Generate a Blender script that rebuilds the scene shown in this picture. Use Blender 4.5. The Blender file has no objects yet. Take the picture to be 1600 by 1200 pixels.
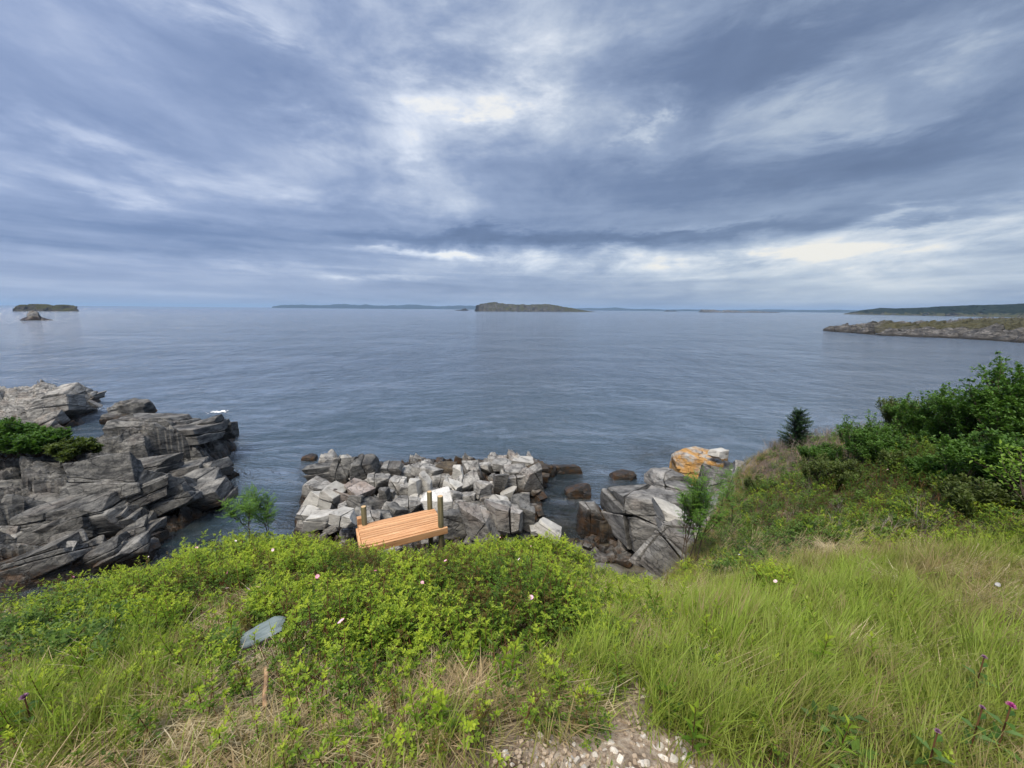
import bpy, bmesh, math, random
import numpy as np
from mathutils import Vector, Matrix, Euler
R = math.radians
scene = bpy.context.scene
COL = scene.collection
rng = np.random.default_rng(7)
random.seed(7)

# ------------------------------------------------------------------ camera
CAMZ = 8.6
FPX, PITCH, ROLL = 603.0, R(10.95), R(0.48)
cd = bpy.data.cameras.new('camera'); cam = bpy.data.objects.new('camera', cd); COL.objects.link(cam)
cd.sensor_width = 36.0; cd.lens = 36.0 * FPX / 1600.0
cd.clip_start = 0.05; cd.clip_end = 80000
cam.location = (0, 0, CAMZ)
CM = (Matrix.Rotation(math.pi / 2 - PITCH, 3, 'X') @ Matrix.Rotation(ROLL, 3, 'Z'))
cam.rotation_euler = CM.to_euler()
scene.camera = cam
CMn = np.array(CM)

def ray(u, v):
    d = CMn @ np.array([(u - 800.0) / FPX, (600.0 - v) / FPX, -1.0])
    return d
def W(u, v, z=0.0):                      # the place on the level z seen at (u, v)
    d = ray(u, v); t = (z - CAMZ) / d[2]
    return np.array([d[0] * t, d[1] * t, z])
def azel(u, v):
    d = ray(u, v); d = d / np.linalg.norm(d)
    return math.atan2(d[0], d[1]), math.asin(d[2])

# ------------------------------------------------------------------ sky
SUN_EL, SUN_AZ = R(60), R(-145)          # azimuth measured from +Y towards +X
EXPO = 1.75
world = bpy.data.worlds.new('World'); scene.world = world; world.use_nodes = True
wt = world.node_tree; wt.nodes.clear()
class N:
    """small helper for writing node maths"""
    def __init__(s, tree): s.t = tree
    def new(s, typ, **kw):
        n = s.t.nodes.new(typ)
        for k, v in kw.items(): setattr(n, k, v)
        return n
    def put(s, sock, val):
        if isinstance(val, bpy.types.NodeSocket): s.t.links.new(val, sock)
        elif val is not None: sock.default_value = val
    def m(s, op, a, b=None, c=None, clamp=False):
        n = s.new('ShaderNodeMath', operation=op, use_clamp=clamp)
        s.put(n.inputs[0], a); s.put(n.inputs[1], b)
        if c is not None: s.put(n.inputs[2], c)
        return n.outputs[0]
    def vm(s, op, a, b=None, scale=None):
        n = s.new('ShaderNodeVectorMath', operation=op)
        s.put(n.inputs[0], a); s.put(n.inputs[1], b)
        if scale is not None: s.put(n.inputs['Scale'], scale)
        return n.outputs['Value'] if op in ('LENGTH', 'DOT_PRODUCT', 'DISTANCE') else n.outputs[0]
    def comb(s, x, y, z):
        n = s.new('ShaderNodeCombineXYZ'); s.put(n.inputs[0], x); s.put(n.inputs[1], y); s.put(n.inputs[2], z); return n.outputs[0]
    def sep(s, v):
        n = s.new('ShaderNodeSeparateXYZ'); s.put(n.inputs[0], v); return n.outputs
    def noise(s, vec, scale=1, detail=4, rough=.5, dist=0, out='Fac', lac=2.0):
        n = s.new('ShaderNodeTexNoise'); s.put(n.inputs['Vector'], vec)
        n.inputs['Scale'].default_value = scale; n.inputs['Detail'].default_value = detail
        n.inputs['Roughness'].default_value = rough; n.inputs['Distortion'].default_value = dist
        n.inputs['Lacunarity'].default_value = lac
        return n.outputs[out]
    def voro(s, vec, scale=1, feature='F1', out='Distance', rnd=1.0):
        n = s.new('ShaderNodeTexVoronoi', feature=feature); s.put(n.inputs['Vector'], vec)
        n.inputs['Scale'].default_value = scale; n.inputs['Randomness'].default_value = rnd
        return n.outputs[out]
    def ramp(s, fac, stops, interp='LINEAR'):
        n = s.new('ShaderNodeValToRGB'); cr = n.color_ramp; cr.interpolation = interp
        while len(cr.elements) < len(stops): cr.elements.new(0.5)
        for e, (p, c) in zip(cr.elements, stops):
            e.position = p; e.color = (c if len(c) == 4 else (*c, 1)) if hasattr(c, '__len__') else (c, c, c, 1)
        s.put(n.inputs[0], fac); return n.outputs[0]
    def mix(s, fac, a, b, blend='MIX'):
        n = s.new('ShaderNodeMix', data_type='RGBA', blend_type=blend)
        s.put(n.inputs['Factor'], fac); s.put(n.inputs['A'], a if not isinstance(a, tuple) or len(a) == 4 else (*a, 1))
        s.put(n.inputs['B'], b if not isinstance(b, tuple) or len(b) == 4 else (*b, 1)); return n.outputs['Result']
    def mr(s, v, a, b, c=0.0, d=1.0, smooth=False):
        n = s.new('ShaderNodeMapRange'); n.clamp = True
        if smooth: n.interpolation_type = 'SMOOTHSTEP'
        for i, q in enumerate((v, a, b, c, d)): s.put(n.inputs[i], q)
        return n.outputs[0]
    def mapv(s, vec, loc=(0, 0, 0), rot=(0, 0, 0), scale=(1, 1, 1)):
        n = s.new('ShaderNodeMapping'); s.put(n.inputs[0], vec); n.inputs[1].default_value = loc
        n.inputs[2].default_value = rot; n.inputs[3].default_value = scale; return n.outputs[0]

def srgb(r, g, b):
    f = lambda c: (c / 255 / 12.92) if c / 255 <= .04045 else ((c / 255 + .055) / 1.055) ** 2.4
    return (f(r), f(g), f(b), 1)

w = N(wt)
tc = w.new('ShaderNodeTexCoord').outputs['Generated']
dn = w.vm('NORMALIZE', tc)
dx, dy, dz = w.sep(dn)[0:3]
az = w.m('ARCTAN2', dx, dy); el = w.m('ARCSINE', dz)
# cloud deck coordinates: a level layer overhead
elp = w.m('MAXIMUM', dz, 0.0)
inv = w.m('DIVIDE', 1.0, w.m('ADD', elp, 0.13))
q = w.comb(w.m('MULTIPLY', dx, inv), w.m('MULTIPLY', dy, inv), 0.0)
n_big = w.noise(w.mapv(q, (3.1, 7.7, 0), (0, 0, R(8)), (0.85, .42, 1)), 1.0, 6, .55, .35)
n_mid = w.noise(w.mapv(q, (13.1, 2.7, 0), (0, 0, R(-12)), (1.7, 1.0, 1)), 1.0, 8, .60, .5)
n_ang = w.noise(w.comb(w.m('MULTIPLY', az, 1.5), w.m('MULTIPLY', el, 3.6), 7.0), 2.6, 9, .60, .35)
n_fin = w.noise(w.mapv(q, (1.1, 22.7, 0), (0, 0, R(14)), (5.5, 2.6, 1)), 1.0, 8, .6, .4)
# wavy edges for the banks of cloud (noise in angle space, long across the horizon)
ae = w.comb(az, w.m('MULTIPLY', el, 3.0), 0.0)
wn = w.noise(ae, 4.0, 9, .66, .3, out='Color')
wx, wy, wz = w.sep(wn)[0:3]
azw = w.m('ADD', az, w.m('MULTIPLY', w.m('SUBTRACT', wx, .5), .42))
elw_amt = w.mr(el, 0.02, .5, .035, .30)
elw = w.m('ADD', el, w.m('MULTIPLY', w.m('SUBTRACT', wy, .5), elw_amt))
BL = [ # u, v, su, sv, amp  (banks and gaps read off the photograph)
 (730, 150, 140, 75, .30), (735, 155, 75, 34, .30), (575, 215, 90, 34, .26), (200, 298, 50, 14, .20), (110, 222, 120, 20, .20),
 (400, 10, 120, 50, .18), (860, 60, 110, 60, .12), (1235, 165, 110, 34, .14), (1560, 95, 90, 45, .16), (1330, 190, 60, 14, .16),
 (1000, 195, 40, 12, .16), (700, 305, 150, 20, .14), (330, 265, 130, 16, .08), (480, 300, 100, 14, .10),
 (370, 120, 130, 70, -.16), (1190, 70, 230, 80, -.26), (1080, 285, 280, 40, -.24), (1430, 250, 200, 50, -.18),
 (80, 290, 110, 16, -.12), (1050, 110, 60, 40, -.06), (560, 110, 100, 50, -.05),
 (300, 372, 500, 20, -.24), (700, 374, 200, 12, -.28), (1030, 366, 260, 9, -.34), (620, 345, 250, 12, -.08),
 (1460, 350, 190, 14, .40), (1080, 352, 80, 4, .25), (900, 404, 230, 15, .46), (1300, 408, 480, 20, .36), (1180, 398, 140, 7, .18),
 (1420, 350, 90, 3.5, -.30), (680, 398, 110, 5, .34), (330, 410, 150, 7, .16), (600, 434, 55, 3, .30), (1500, 380, 120, 8, .2),
 (1300, 455, 500, 16, .14), (300, 445, 320, 20, .02),
]
tot = None
for (u, v, su, sv, amp) in BL:
    a0, e0 = azel(u, v); a1, _ = azel(u + su, v); _, e1 = azel(u, v - sv)
    sa, se = abs(a1 - a0), abs(e1 - e0)
    g = w.m('ADD', w.m('POWER', w.m('ABSOLUTE', w.m('MULTIPLY', w.m('SUBTRACT', azw, a0), 1 / sa)), 2.0),
            w.m('POWER', w.m('ABSOLUTE', w.m('MULTIPLY', w.m('SUBTRACT', elw, e0), 1 / se)), 2.0))
    g = w.m('MULTIPLY', w.m('EXPONENT', w.m('MULTIPLY', g, -0.6)), amp)
    tot = g if tot is None else w.m('ADD', tot, g)
cen = lambda n_, k: w.m('MULTIPLY', w.m('SUBTRACT', n_, .5), k)
fade = w.mr(el, 0.0, .16, .25, 1.0)
nz = w.m('ADD', w.m('ADD', cen(n_big, .34), cen(n_mid, .42)), w.m('ADD', cen(n_fin, .14), cen(n_ang, .62)))
band = w.noise(w.comb(w.m('MULTIPLY', az, 1.2), w.m('MULTIPLY', el, 22.0), 4.0), 1.6, 7, .62, .3)
band = w.m('MULTIPLY', w.m('SUBTRACT', band, .5), w.mr(el, .12, .30, .62, 0.06))
tot = w.m('MULTIPLY', tot, w.mr(w.m('ADD', n_mid, n_ang), .8, 1.2, .55, 1.45))
t = w.m('ADD', w.m('ADD', w.m('MULTIPLY', nz, fade), band), w.m('ADD', tot, .45))
t = w.m('MAXIMUM', w.m('MINIMUM', t, 1.0), 0.0)
left = w.mr(az, -.75, .55, 0.0, 1.0)
colL = w.ramp(t, [(0, srgb(93, 113, 152)), (.22, srgb(113, 134, 175)), (.45, srgb(150, 167, 202)), (.68, srgb(190, 202, 227)), (.86, srgb(219, 229, 248)), (1, srgb(240, 245, 252))])
colR = w.ramp(t, [(0, srgb(87, 103, 133)), (.22, srgb(109, 126, 156)), (.45, srgb(142, 158, 184)), (.68, srgb(183, 195, 210)), (.86, srgb(216, 222, 228)), (1, srgb(242, 238, 228))])
cl = w.mix(left, colL, colR)
# thicker, brighter overcast towards the zenith (top of the frame is 34 degrees up)
up = w.mr(el, .62, 1.25, 1.0, 2.3, True)
cl = w.vm('SCALE', cl, scale=w.m('MULTIPLY', up, 2 ** (-EXPO) / .1))
sky = w.new('ShaderNodeTexSky', sky_type='NISHITA', sun_disc=False, sun_elevation=SUN_EL, sun_rotation=SUN_AZ)
mixs = w.mix(.96, sky.outputs[0], cl)
bg = w.new('ShaderNodeBackground'); w.put(bg.inputs[0], mixs); bg.inputs[1].default_value = 0.1
wo = w.new('ShaderNodeOutputWorld'); wt.links.new(bg.outputs[0], wo.inputs[0])
world.cycles.sampling_method = 'MANUAL'; world.cycles.sample_map_resolution = 512

sd = bpy.data.lights.new('sun', 'SUN'); sun = bpy.data.objects.new('sun', sd); COL.objects.link(sun)
sd.energy = 1.5; sd.angle = R(30); sd.color = (1.0, .91, .76)
sv = Vector((math.sin(SUN_AZ) * math.cos(SUN_EL), math.cos(SUN_AZ) * math.cos(SUN_EL), math.sin(SUN_EL)))
sun.rotation_euler = sv.to_track_quat('Z', 'Y').to_euler(); sun.location = (0, -5, 40)

vs = scene.view_settings
scene.display_settings.display_device = 'sRGB'
vs.view_transform = 'Standard'; vs.look = 'None'; vs.gamma = 1.0; vs.exposure = EXPO; vs.use_curve_mapping = False
scene.render.engine = 'CYCLES'
cy = scene.cycles
cy.use_denoising = True; cy.use_adaptive_sampling = True; cy.adaptive_threshold = .015
cy.max_bounces = 5; cy.diffuse_bounces = 3; cy.glossy_bounces = 3; cy.transparent_max_bounces = 6; cy.transmission_bounces = 3
cy.volume_bounces = 0; cy.caustics_reflective = False; cy.caustics_refractive = False

# ------------------------------------------------------------------ small numpy toolbox
def _h(ix, iy, iz, s):
    with np.errstate(over='ignore'):
        h = (ix.astype(np.int64) * 374761393 + iy.astype(np.int64) * 668265263 + iz.astype(np.int64) * 2147483647 + s * 974634777) & 0xFFFFFFFF
        h = ((h ^ (h >> 13)) * 1274126177) & 0xFFFFFFFF
        h = ((h ^ (h >> 16)) * 2246822519) & 0xFFFFFFFF
        h = h ^ (h >> 15)
    return (h & 0xFFFFFF) / float(0xFFFFFF)
def vnoise(x, y, z=0.0, s=0):
    x, y, z = np.broadcast_arrays(np.asarray(x, float), np.asarray(y, float), np.asarray(z, float))
    ix, iy, iz = np.floor(x), np.floor(y), np.floor(z); fx, fy, fz = x - ix, y - iy, z - iz
    fx, fy, fz = [f * f * (3 - 2 * f) for f in (fx, fy, fz)]
    out = 0
    for a in (0, 1):
        for b in (0, 1):
            for c in (0, 1):
                out = out + _h(ix + a, iy + b, iz + c, s) * (fx if a else 1 - fx) * (fy if b else 1 - fy) * (fz if c else 1 - fz)
    return out * 2 - 1
def fbm(x, y, z=0.0, o=4, s=0, g=.5):
    r, a, f = 0, 1.0, 1.0
    for k in range(o):
        r = r + a * vnoise(np.asarray(x) * f, np.asarray(y) * f, np.asarray(z) * f, s + k); a *= g; f *= 2.03
    return r
def smooth(a, b, x):
    t_ = np.clip((np.asarray(x, float) - a) / (b - a), 0, 1); return t_ * t_ * (3 - 2 * t_)
def poly_sd(px, py, poly):
    """signed distance to a closed polygon, positive inside"""
    px, py = np.asarray(px, float), np.asarray(py, float)
    d = np.full(px.shape, 1e9); ins = np.zeros(px.shape, bool); n = len(poly)
    for i in range(n):
        ax, ay = poly[i][:2]; bx, by = poly[(i + 1) % n][:2]
        ex, ey = bx - ax, by - ay
        tt = np.clip(((px - ax) * ex + (py - ay) * ey) / (ex * ex + ey * ey + 1e-9), 0, 1)
        d = np.minimum(d, np.hypot(px - ax - tt * ex, py - ay - tt * ey))
        c = ((ay > py) != (by > py))
        with np.errstate(divide='ignore', invalid='ignore'):
            xc = (bx - ax) * (py - ay) / (by - ay + 1e-12) + ax
        ins ^= c & (px < xc)
    return np.where(ins, d, -d)
def facets(x, y, size, ang, aniso, s, tilt=(0.0, 0.0), tj=.3, hj=.5):
    """blocky fracture relief: every cell is its own tilted plane"""
    ca, sa = math.cos(ang), math.sin(ang)
    X = (x * ca + y * sa) / (size * aniso); Y = (-x * sa + y * ca) / size
    X = X + .22 * vnoise(X * 1.3, Y * 1.3, 0, s + 50); Y = Y + .22 * vnoise(X * 1.3, Y * 1.3, 3, s + 51)
    ix, iy = np.floor(X), np.floor(Y); best = np.full(X.shape, 1e9); sec = best.copy(); out = np.zeros(X.shape)
    for a in (-1, 0, 1):
        for b in (-1, 0, 1):
            jx, jy = ix + a, iy + b; o = np.zeros_like(jx)
            cx = jx + .1 + .8 * _h(jx, jy, o, s); cy_ = jy + .1 + .8 * _h(jx, jy, o + 1, s)
            d = np.maximum(np.abs(X - cx), np.abs(Y - cy_)) + .25 * np.hypot(X - cx, Y - cy_)
            hh = (_h(jx, jy, o + 2, s) - .5) * 2 * hj
            gx = tilt[0] + (_h(jx, jy, o + 3, s) - .5) * 2 * tj; gy = tilt[1] + (_h(jx, jy, o + 4, s) - .5) * 2 * tj
            val = (hh + gx * (X - cx) * aniso + gy * (Y - cy_)) * size
            m = d < best
            sec = np.where(m, best, np.minimum(sec, d)); out = np.where(m, val, out); best = np.where(m, d, best)
    return out, sec - best

def mesh_np(name, verts, faces, mat=None, smooth_=True, link=False, parent=None, attrs=None, sharp=None):
    """faces: (n,3) or (n,4) integer array, or a list of lists"""
    me = bpy.data.meshes.new(name)
    if isinstance(faces, np.ndarray):
        k = faces.shape[1]; v = np.ascontiguousarray(verts, np.float32)
        me.vertices.add(len(v)); me.vertices.foreach_set('co', v.ravel())
        me.loops.add(faces.size); me.loops.foreach_set('vertex_index', faces.astype(np.int32).ravel())
        me.polygons.add(len(faces)); me.polygons.foreach_set('loop_start', np.arange(0, faces.size, k, dtype=np.int32))
        me.polygons.foreach_set('loop_total', np.full(len(faces), k, np.int32))
        me.update(calc_edges=True); me.validate()
    else:
        me.from_pydata([tuple(q_) for q_ in verts], [], faces); me.update()
    if attrs:
        for an, av in attrs.items():
            at = me.attributes.new(an, 'FLOAT', 'POINT'); at.data.foreach_set('value', np.asarray(av, np.float32))
    me.polygons.foreach_set('use_smooth', np.full(len(me.polygons), bool(smooth_)))
    if sharp is not None and smooth_: me.set_sharp_from_angle(angle=R(sharp))
    if mat:
        for mm in (mat if isinstance(mat, (list, tuple)) else [mat]): me.materials.append(mm)
    ob = bpy.data.objects.new(name, me)
    if link: COL.objects.link(ob)
    if parent: ob.parent = parent
    return ob
def link(o, parent=None):
    COL.objects.link(o)
    if parent: o.parent = parent
    return o
def tag(o, label=None, cat=None, group=None, kind=None):
    if label: o['label'] = label
    if cat: o['category'] = cat
    if group: o['group'] = group
    if kind: o['kind'] = kind
    return o
def empty(name, loc, label, cat, group=None, rz=0):
    o = bpy.data.objects.new(name, None); o.location = loc; o.rotation_euler = (0, 0, rz); COL.objects.link(o)
    o.empty_display_size = .2
    return tag(o, label, cat, group)
def grid_faces(nx, ny):
    i = np.arange(nx - 1)[:, None] * ny + np.arange(ny - 1)[None, :]
    i = i.ravel(); return np.stack([i, i + ny, i + ny + 1, i + 1], 1)

# ------------------------------------------------------------------ materials
def material(name):
    m = bpy.data.materials.new(name); m.use_nodes = True; m.node_tree.nodes.clear()
    n = N(m.node_tree); out = n.new('ShaderNodeOutputMaterial')
    return m, n, out
def principled(n, out, col, rough=.8, spec=.3, bump=None, bstr=.5, bdist=.02, **kw):
    p = n.new('ShaderNodeBsdfPrincipled'); n.put(p.inputs['Base Color'], col); n.put(p.inputs['Roughness'], rough)
    n.put(p.inputs['Specular IOR Level'], spec)
    for k, v in kw.items(): n.put(p.inputs[k.replace('_', ' ')], v)
    if bump is not None:
        b = n.new('ShaderNodeBump'); b.inputs['Strength'].default_value = bstr; b.inputs['Distance'].default_value = bdist
        n.put(b.inputs['Height'], bump); n.t.links.new(b.outputs[0], p.inputs['Normal'])
    if out is not None: n.t.links.new(p.outputs[0], out.inputs[0])
    return p

def rock_mat(name, base=(.165, .16, .152), light=(.37, .357, .332), warm=.35, tide=.75, scale=1.0, lichen=0.0, dark=1.0, streak=(0.35, .5, 0.2), crackw=.035):
    m, n, out = material(name)
    tcn = n.new('ShaderNodeTexCoord'); obj = tcn.outputs['Object']; pos = n.new('ShaderNodeNewGeometry').outputs['Position']
    rnd = n.new('ShaderNodeObjectInfo').outputs['Random']
    off = n.vm('ADD', obj, n.comb(n.m('MULTIPLY', rnd, 37.0), n.m('MULTIPLY', rnd, 91.0), 0.0))
    st = n.mapv(off, (0, 0, 0), streak, (1.7 * scale, 1.5 * scale, 5.0 * scale))
    n1 = n.noise(st, 1.1, 8, .65, .5)                 # streaks along the beds
    n2 = n.noise(off, 1.3 * scale, 6, .6, .2)          # broad mottling
    n3 = n.noise(off, 14 * scale, 6, .7)              # grain
    crk = n.voro(n.vm('ADD', n.mapv(off, (0, 0, 0), (.3, .2, .4), (1.1 * scale, .9 * scale, 2.2 * scale)), n.vm('SCALE', n.noise(off, 2.0 * scale, 3, .6, out='Color'), scale=.55)), 1.0, 'DISTANCE_TO_EDGE')
    crk = n.mr(crk, 0.0, max(crackw, .001), 0.0 if crackw > .01 else .9, 1.0)
    crk2 = n.voro(n.vm('ADD', n.mapv(off, (5, 2, 0), (.5, .1, .9), (3.2 * scale, 2.6 * scale, 7 * scale)), n.vm('SCALE', n.noise(off, 4.0 * scale, 3, .6, out='Color'), scale=.5)), 1.0, 'DISTANCE_TO_EDGE')
    crk2 = n.mr(crk2, 0.0, .04, 0.0 if crackw > .01 else 1.0, 1.0)
    f = n.m('ADD', n.m('MULTIPLY', n1, .62), n.m('ADD', n.m('MULTIPLY', n2, .30), n.m('MULTIPLY', n3, .22)))
    f = n.mr(f, .38, .76)
    lo = tuple(c * .42 * dark for c in base)
    col = n.ramp(f, [(0, lo), (.35, tuple(c * dark for c in base)), (.7, tuple(c * dark for c in light)), (1, tuple(min(c * 1.35 * dark, .6) for c in light))])
    tone = n.mr(rnd, 0, 1, .72, 1.18)
    col = n.vm('SCALE', col, scale=tone)
    wm = n.mr(n.noise(off, .8 * scale, 4, .6), .52, .72, 0, warm)
    col = n.mix(wm, col, (.33, .25, .20), 'MIX')
    if lichen:
        lf = n.mr(n.noise(off, 1.0, 6, .62), .40, .50, 0, lichen)
        oz = n.sep(obj)[2]
        col = n.mix(lf, col, n.mix(n.noise(off, 9, 3), (.52, .29, .08), (.34, .18, .06)))
        wf = n.mr(n.noise(n.mapv(off, (9, 4, 2)), 1.3, 6, .66), .56, .60, 0, lichen)
        col = n.mix(wf, col, (.58, .57, .53))
    else:
        wf = n.mr(n.noise(n.mapv(off, (9, 4, 2)), 6 * scale, 6, .7), .66, .74, 0, .45)
        col = n.mix(wf, col, (.50, .50, .47))
    cm = n.mr(n.noise(off, 1.7 * scale, 3, .5), .45, .6)
    crk = n.m('MAXIMUM', crk, n.m('SUBTRACT', 1.0, cm)); crk2 = n.m('MAXIMUM', crk2, cm)
    sk = n.mr(n1, .30, .44)
    dk = n.m('MULTIPLY', n.m('MULTIPLY', n.m('ADD', n.m('MULTIPLY', crk, .65), .35), n.m('ADD', n.m('MULTIPLY', crk2, .25), .75)), n.m('ADD', n.m('MULTIPLY', sk, .62), .38))
    col = n.mix(n.m('SUBTRACT', 1.0, dk), col, (.03, .03, .032))
    # tide mark: dark wet rock with brown weed just above the water
    pz = n.m('ADD', n.sep(pos)[2], n.m('MULTIPLY', n.m('SUBTRACT', n.noise(pos, .9, 4, .6), .5), .7))
    td = n.mr(pz, tide - .45, tide, 1.0, 0.0, True)
    weed = n.mix(n.mr(n.noise(pos, 3.1, 5, .7), .46, .6), (.030, .028, .026), (.065, .038, .020))
    col = n.mix(td, col, weed)
    bump = n.m('ADD', n.m('ADD', n.m('MULTIPLY', n1, .55), n.m('MULTIPLY', n3, .28)), n.m('ADD', n.m('MULTIPLY', crk, .42), n.m('MULTIPLY', crk2, .22)))
    rr = n.mr(td, 0, 1, .85, .35)
    principled(n, out, col, rr, .25, bump, .95, .10)
    return m
M = {}
M['rock'] = rock_mat('grey_fractured_rock')
M['rock_pale'] = rock_mat('pale_rock', (.34, .33, .305), (.46, .447, .415), .15, .3, crackw=.006)
M['rock_dark'] = rock_mat('dark_layered_rock', (.062, .062, .062), (.195, .19, .178), .12, .8, streak=(.55, .75, .3))
M['rock_white'] = rock_mat('white_boulder', (.44, .43, .41), (.62, .61, .58), .05, .2, crackw=.008)
M['rock_lichen'] = rock_mat('lichen_boulder', (.25, .23, .21), (.38, .37, .34), .3, .2, lichen=.95)
M['rock_far'] = rock_mat('distant_rock', (.07, .07, .07), (.19, .185, .175), .2, 2.5, scale=.14)
M['rock_weed'] = rock_mat('weedy_rock', (.050, .040, .030), (.10, .08, .055), .2, .9)

def foliage_mat(name, stops, trans=.35, rough=.55, tipcol=None, spec=.25):
    """leaf colour varies from plant to plant ('tint') and from old to young growth ('young')"""
    m, n, out = material(name)
    a = n.new('ShaderNodeAttribute', attribute_type='INSTANCER', attribute_name='tint').outputs['Fac']
    yg = n.new('ShaderNodeAttribute', attribute_type='GEOMETRY', attribute_name='young').outputs['Fac']
    jt = n.new('ShaderNodeAttribute', attribute_type='GEOMETRY', attribute_name='jit').outputs['Fac']
    f = n.m('ADD', a, n.m('MULTIPLY', n.m('SUBTRACT', jt, .5), .22), clamp=True)
    col = n.ramp(f, stops)
    if tipcol: col = n.mix(n.m('MULTIPLY', n.m('MULTIPLY', yg, .8), n.mr(f, .42, .85)), col, tipcol)
    p = principled(n, None, col, rough, spec)
    tr = n.new('ShaderNodeBsdfTranslucent'); n.put(tr.inputs[0], n.mix(.35, col, n.mix(1.0, col, (1.0, 1.15, .5), 'MULTIPLY')))
    mx = n.new('ShaderNodeMixShader'); mx.inputs[0].default_value = trans
    n.t.links.new(p.outputs[0], mx.inputs[1]); n.t.links.new(tr.outputs[0], mx.inputs[2]); n.t.links.new(mx.outputs[0], out.inputs[0])
    return m
# tint: 0 dead/brown .. .25 reddish .. .5 dark green .. 1 bright yellow green
M['rose_leaf'] = foliage_mat('rose_leaf', [(0, (.13, .065, .03)), (.2, (.15, .12, .03)), (.4, (.05, .11, .016)), (.7, (.14, .25, .025)), (1, (.27, .40, .035))], .42, .5, (.44, .52, .05))
M['grass_blade'] = foliage_mat('grass_blade', [(0, (.36, .27, .14)), (.2, (.28, .25, .10)), (.4, (.25, .27, .06)), (.7, (.24, .33, .045)), (1, (.34, .46, .065))], .42, .5, (.36, .44, .09))
M['straw'] = foliage_mat('straw', [(0, (.24, .16, .085)), (.4, (.44, .33, .18)), (.8, (.60, .50, .30)), (1, (.62, .53, .36))], .2, .6)
M['dark_leaf'] = foliage_mat('dark_leaf', [(0, (.07, .06, .02)), (.4, (.045, .085, .02)), (.7, (.085, .15, .028)), (1, (.15, .24, .04))], .35, .5, (.12, .22, .05))
M['needle'] = foliage_mat('spruce_needles', [(0, (.015, .035, .015)), (.5, (.025, .06, .025)), (1, (.05, .10, .03))], .1, .6)
M['seed_head'] = foliage_mat('seed_head', [(0, (.30, .24, .12)), (1, (.52, .45, .28))], .25, .6)

def bark_mat(name, c0, c1):
    m, n, out = material(name)
    o = n.new('ShaderNodeTexCoord').outputs['Object']
    f = n.noise(n.mapv(o, scale=(9, 9, 3)), 3, 5, .6)
    principled(n, out, n.ramp(f, [(.3, c0), (.7, c1)]), .85, .2, f, .5, .01)
    return m
M['bark'] = bark_mat('bark', (.05, .035, .025), (.13, .10, .08))
M['twig'] = bark_mat('grey_twig', (.13, .105, .09), (.30, .26, .23))
M['rose_stem'] = bark_mat('rose_stem', (.09, .035, .02), (.17, .09, .04))
m, n, out = material('rose_petal')
a = n.new('ShaderNodeObjectInfo').outputs['Random']
principled(n, out, n.ramp(a, [(0, (.70, .16, .36)), (.3, (.76, .34, .48)), (.7, (.80, .54, .62)), (1, (.82, .74, .74))]), .6, .2); M['petal'] = m
m, n, out = material('thistle_purple'); principled(n, out, (.50, .09, .32, 1), .7, .2); M['thistle'] = m
m, n, out = material('rose_stamens'); principled(n, out, (.75, .55, .12, 1), .7, .2); M['stamen'] = m
# ------------------------------------------------------------------ the bluff (ground), one sheet down into the sea
LIP = [(-60, -6), (-26, -1.5), (-13, 1.6), (-9, 3.2), (-6.6, 4.3), (-5.2, 4.95), (-4.4, 5.7), (-3.6, 6.0), (-2.3, 5.75), (-.95, 5.55), (.3, 5.75), (.9, 5.7),
       (1.5, 5.3), (2.0, 5.15), (2.9, 5.7), (3.7, 6.9), (4.5, 8.0), (5.6, 9.4), (7.2, 11.4), (8.4, 12.4), (9.6, 12.4), (11.5, 11.0), (14, 10.5), (20, 9), (34, 4), (60, -2), (60, -60), (-60, -60)]
CP = np.array([  # x, y, metres below the camera
 (0, -1, 1.55), (0, 1.1, 1.72), (0, 2, 2.10), (0, 3, 2.62), (0, 4, 3.10), (0, 5, 3.60), (0, 6, 4.1), (-1, 5.6, 3.95), (.8, 5.4, 3.75), (1.6, 5.2, 4.1),
 (-6.4, 4.2, 3.75), (-2.1, 5.2, 3.92), (-3.8, 6.0, 4.0), (-3, 1, 2.0), (-6, 1, 2.5), (-12, 1, 3.6), (-5.0, 4.9, 3.85), (-2.4, 4.5, 3.2), (-4, 3, 2.9),
 (3, 1, 1.7), (6, 1, 1.5), (3.1, 3.3, 2.62), (5.15, 4.0, 2.75), (2.1, 5.1, 4.15), (4.1, 7.3, 4.75), (5.6, 9.2, 5.0), (7.2, 11, 4.95), (8.2, 12, 4.6), (8.6, 10.6, 3.95),
 (9.2, 8.6, 3.15), (8.4, 6.2, 2.7), (6.8, 6.5, 3.5), (5.2, 6, 3.75), (12, 8, 2.7), (15, 5, 2.3), (22, 0, 2.0), (-20, -5, 3.4), (0, -10, 1.2), (20, -12, 1.2), (3.4, 4.9, 3.6)])
def _tps(r): return np.where(r > 1e-6, r * r * np.log(np.maximum(r, 1e-6)), 0.0)
_A = _tps(np.hypot(CP[:, None, 0] - CP[None, :, 0], CP[:, None, 1] - CP[None, :, 1])) + np.eye(len(CP)) * .25
_P = np.c_[np.ones(len(CP)), CP[:, :2]]
_K = np.block([[_A, _P], [_P.T, np.zeros((3, 3))]])
_wt = np.linalg.solve(_K, np.r_[CAMZ - CP[:, 2], 0, 0, 0])
def top_z(x, y):
    x = np.clip(np.asarray(x, float), -20, 22); y = np.clip(np.asarray(y, float), -12, 13)
    r = np.hypot(x[..., None] - CP[:, 0], y[..., None] - CP[:, 1])
    return _tps(r) @ _wt[:len(CP)] + _wt[-3] + _wt[-2] * x + _wt[-1] * y
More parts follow.
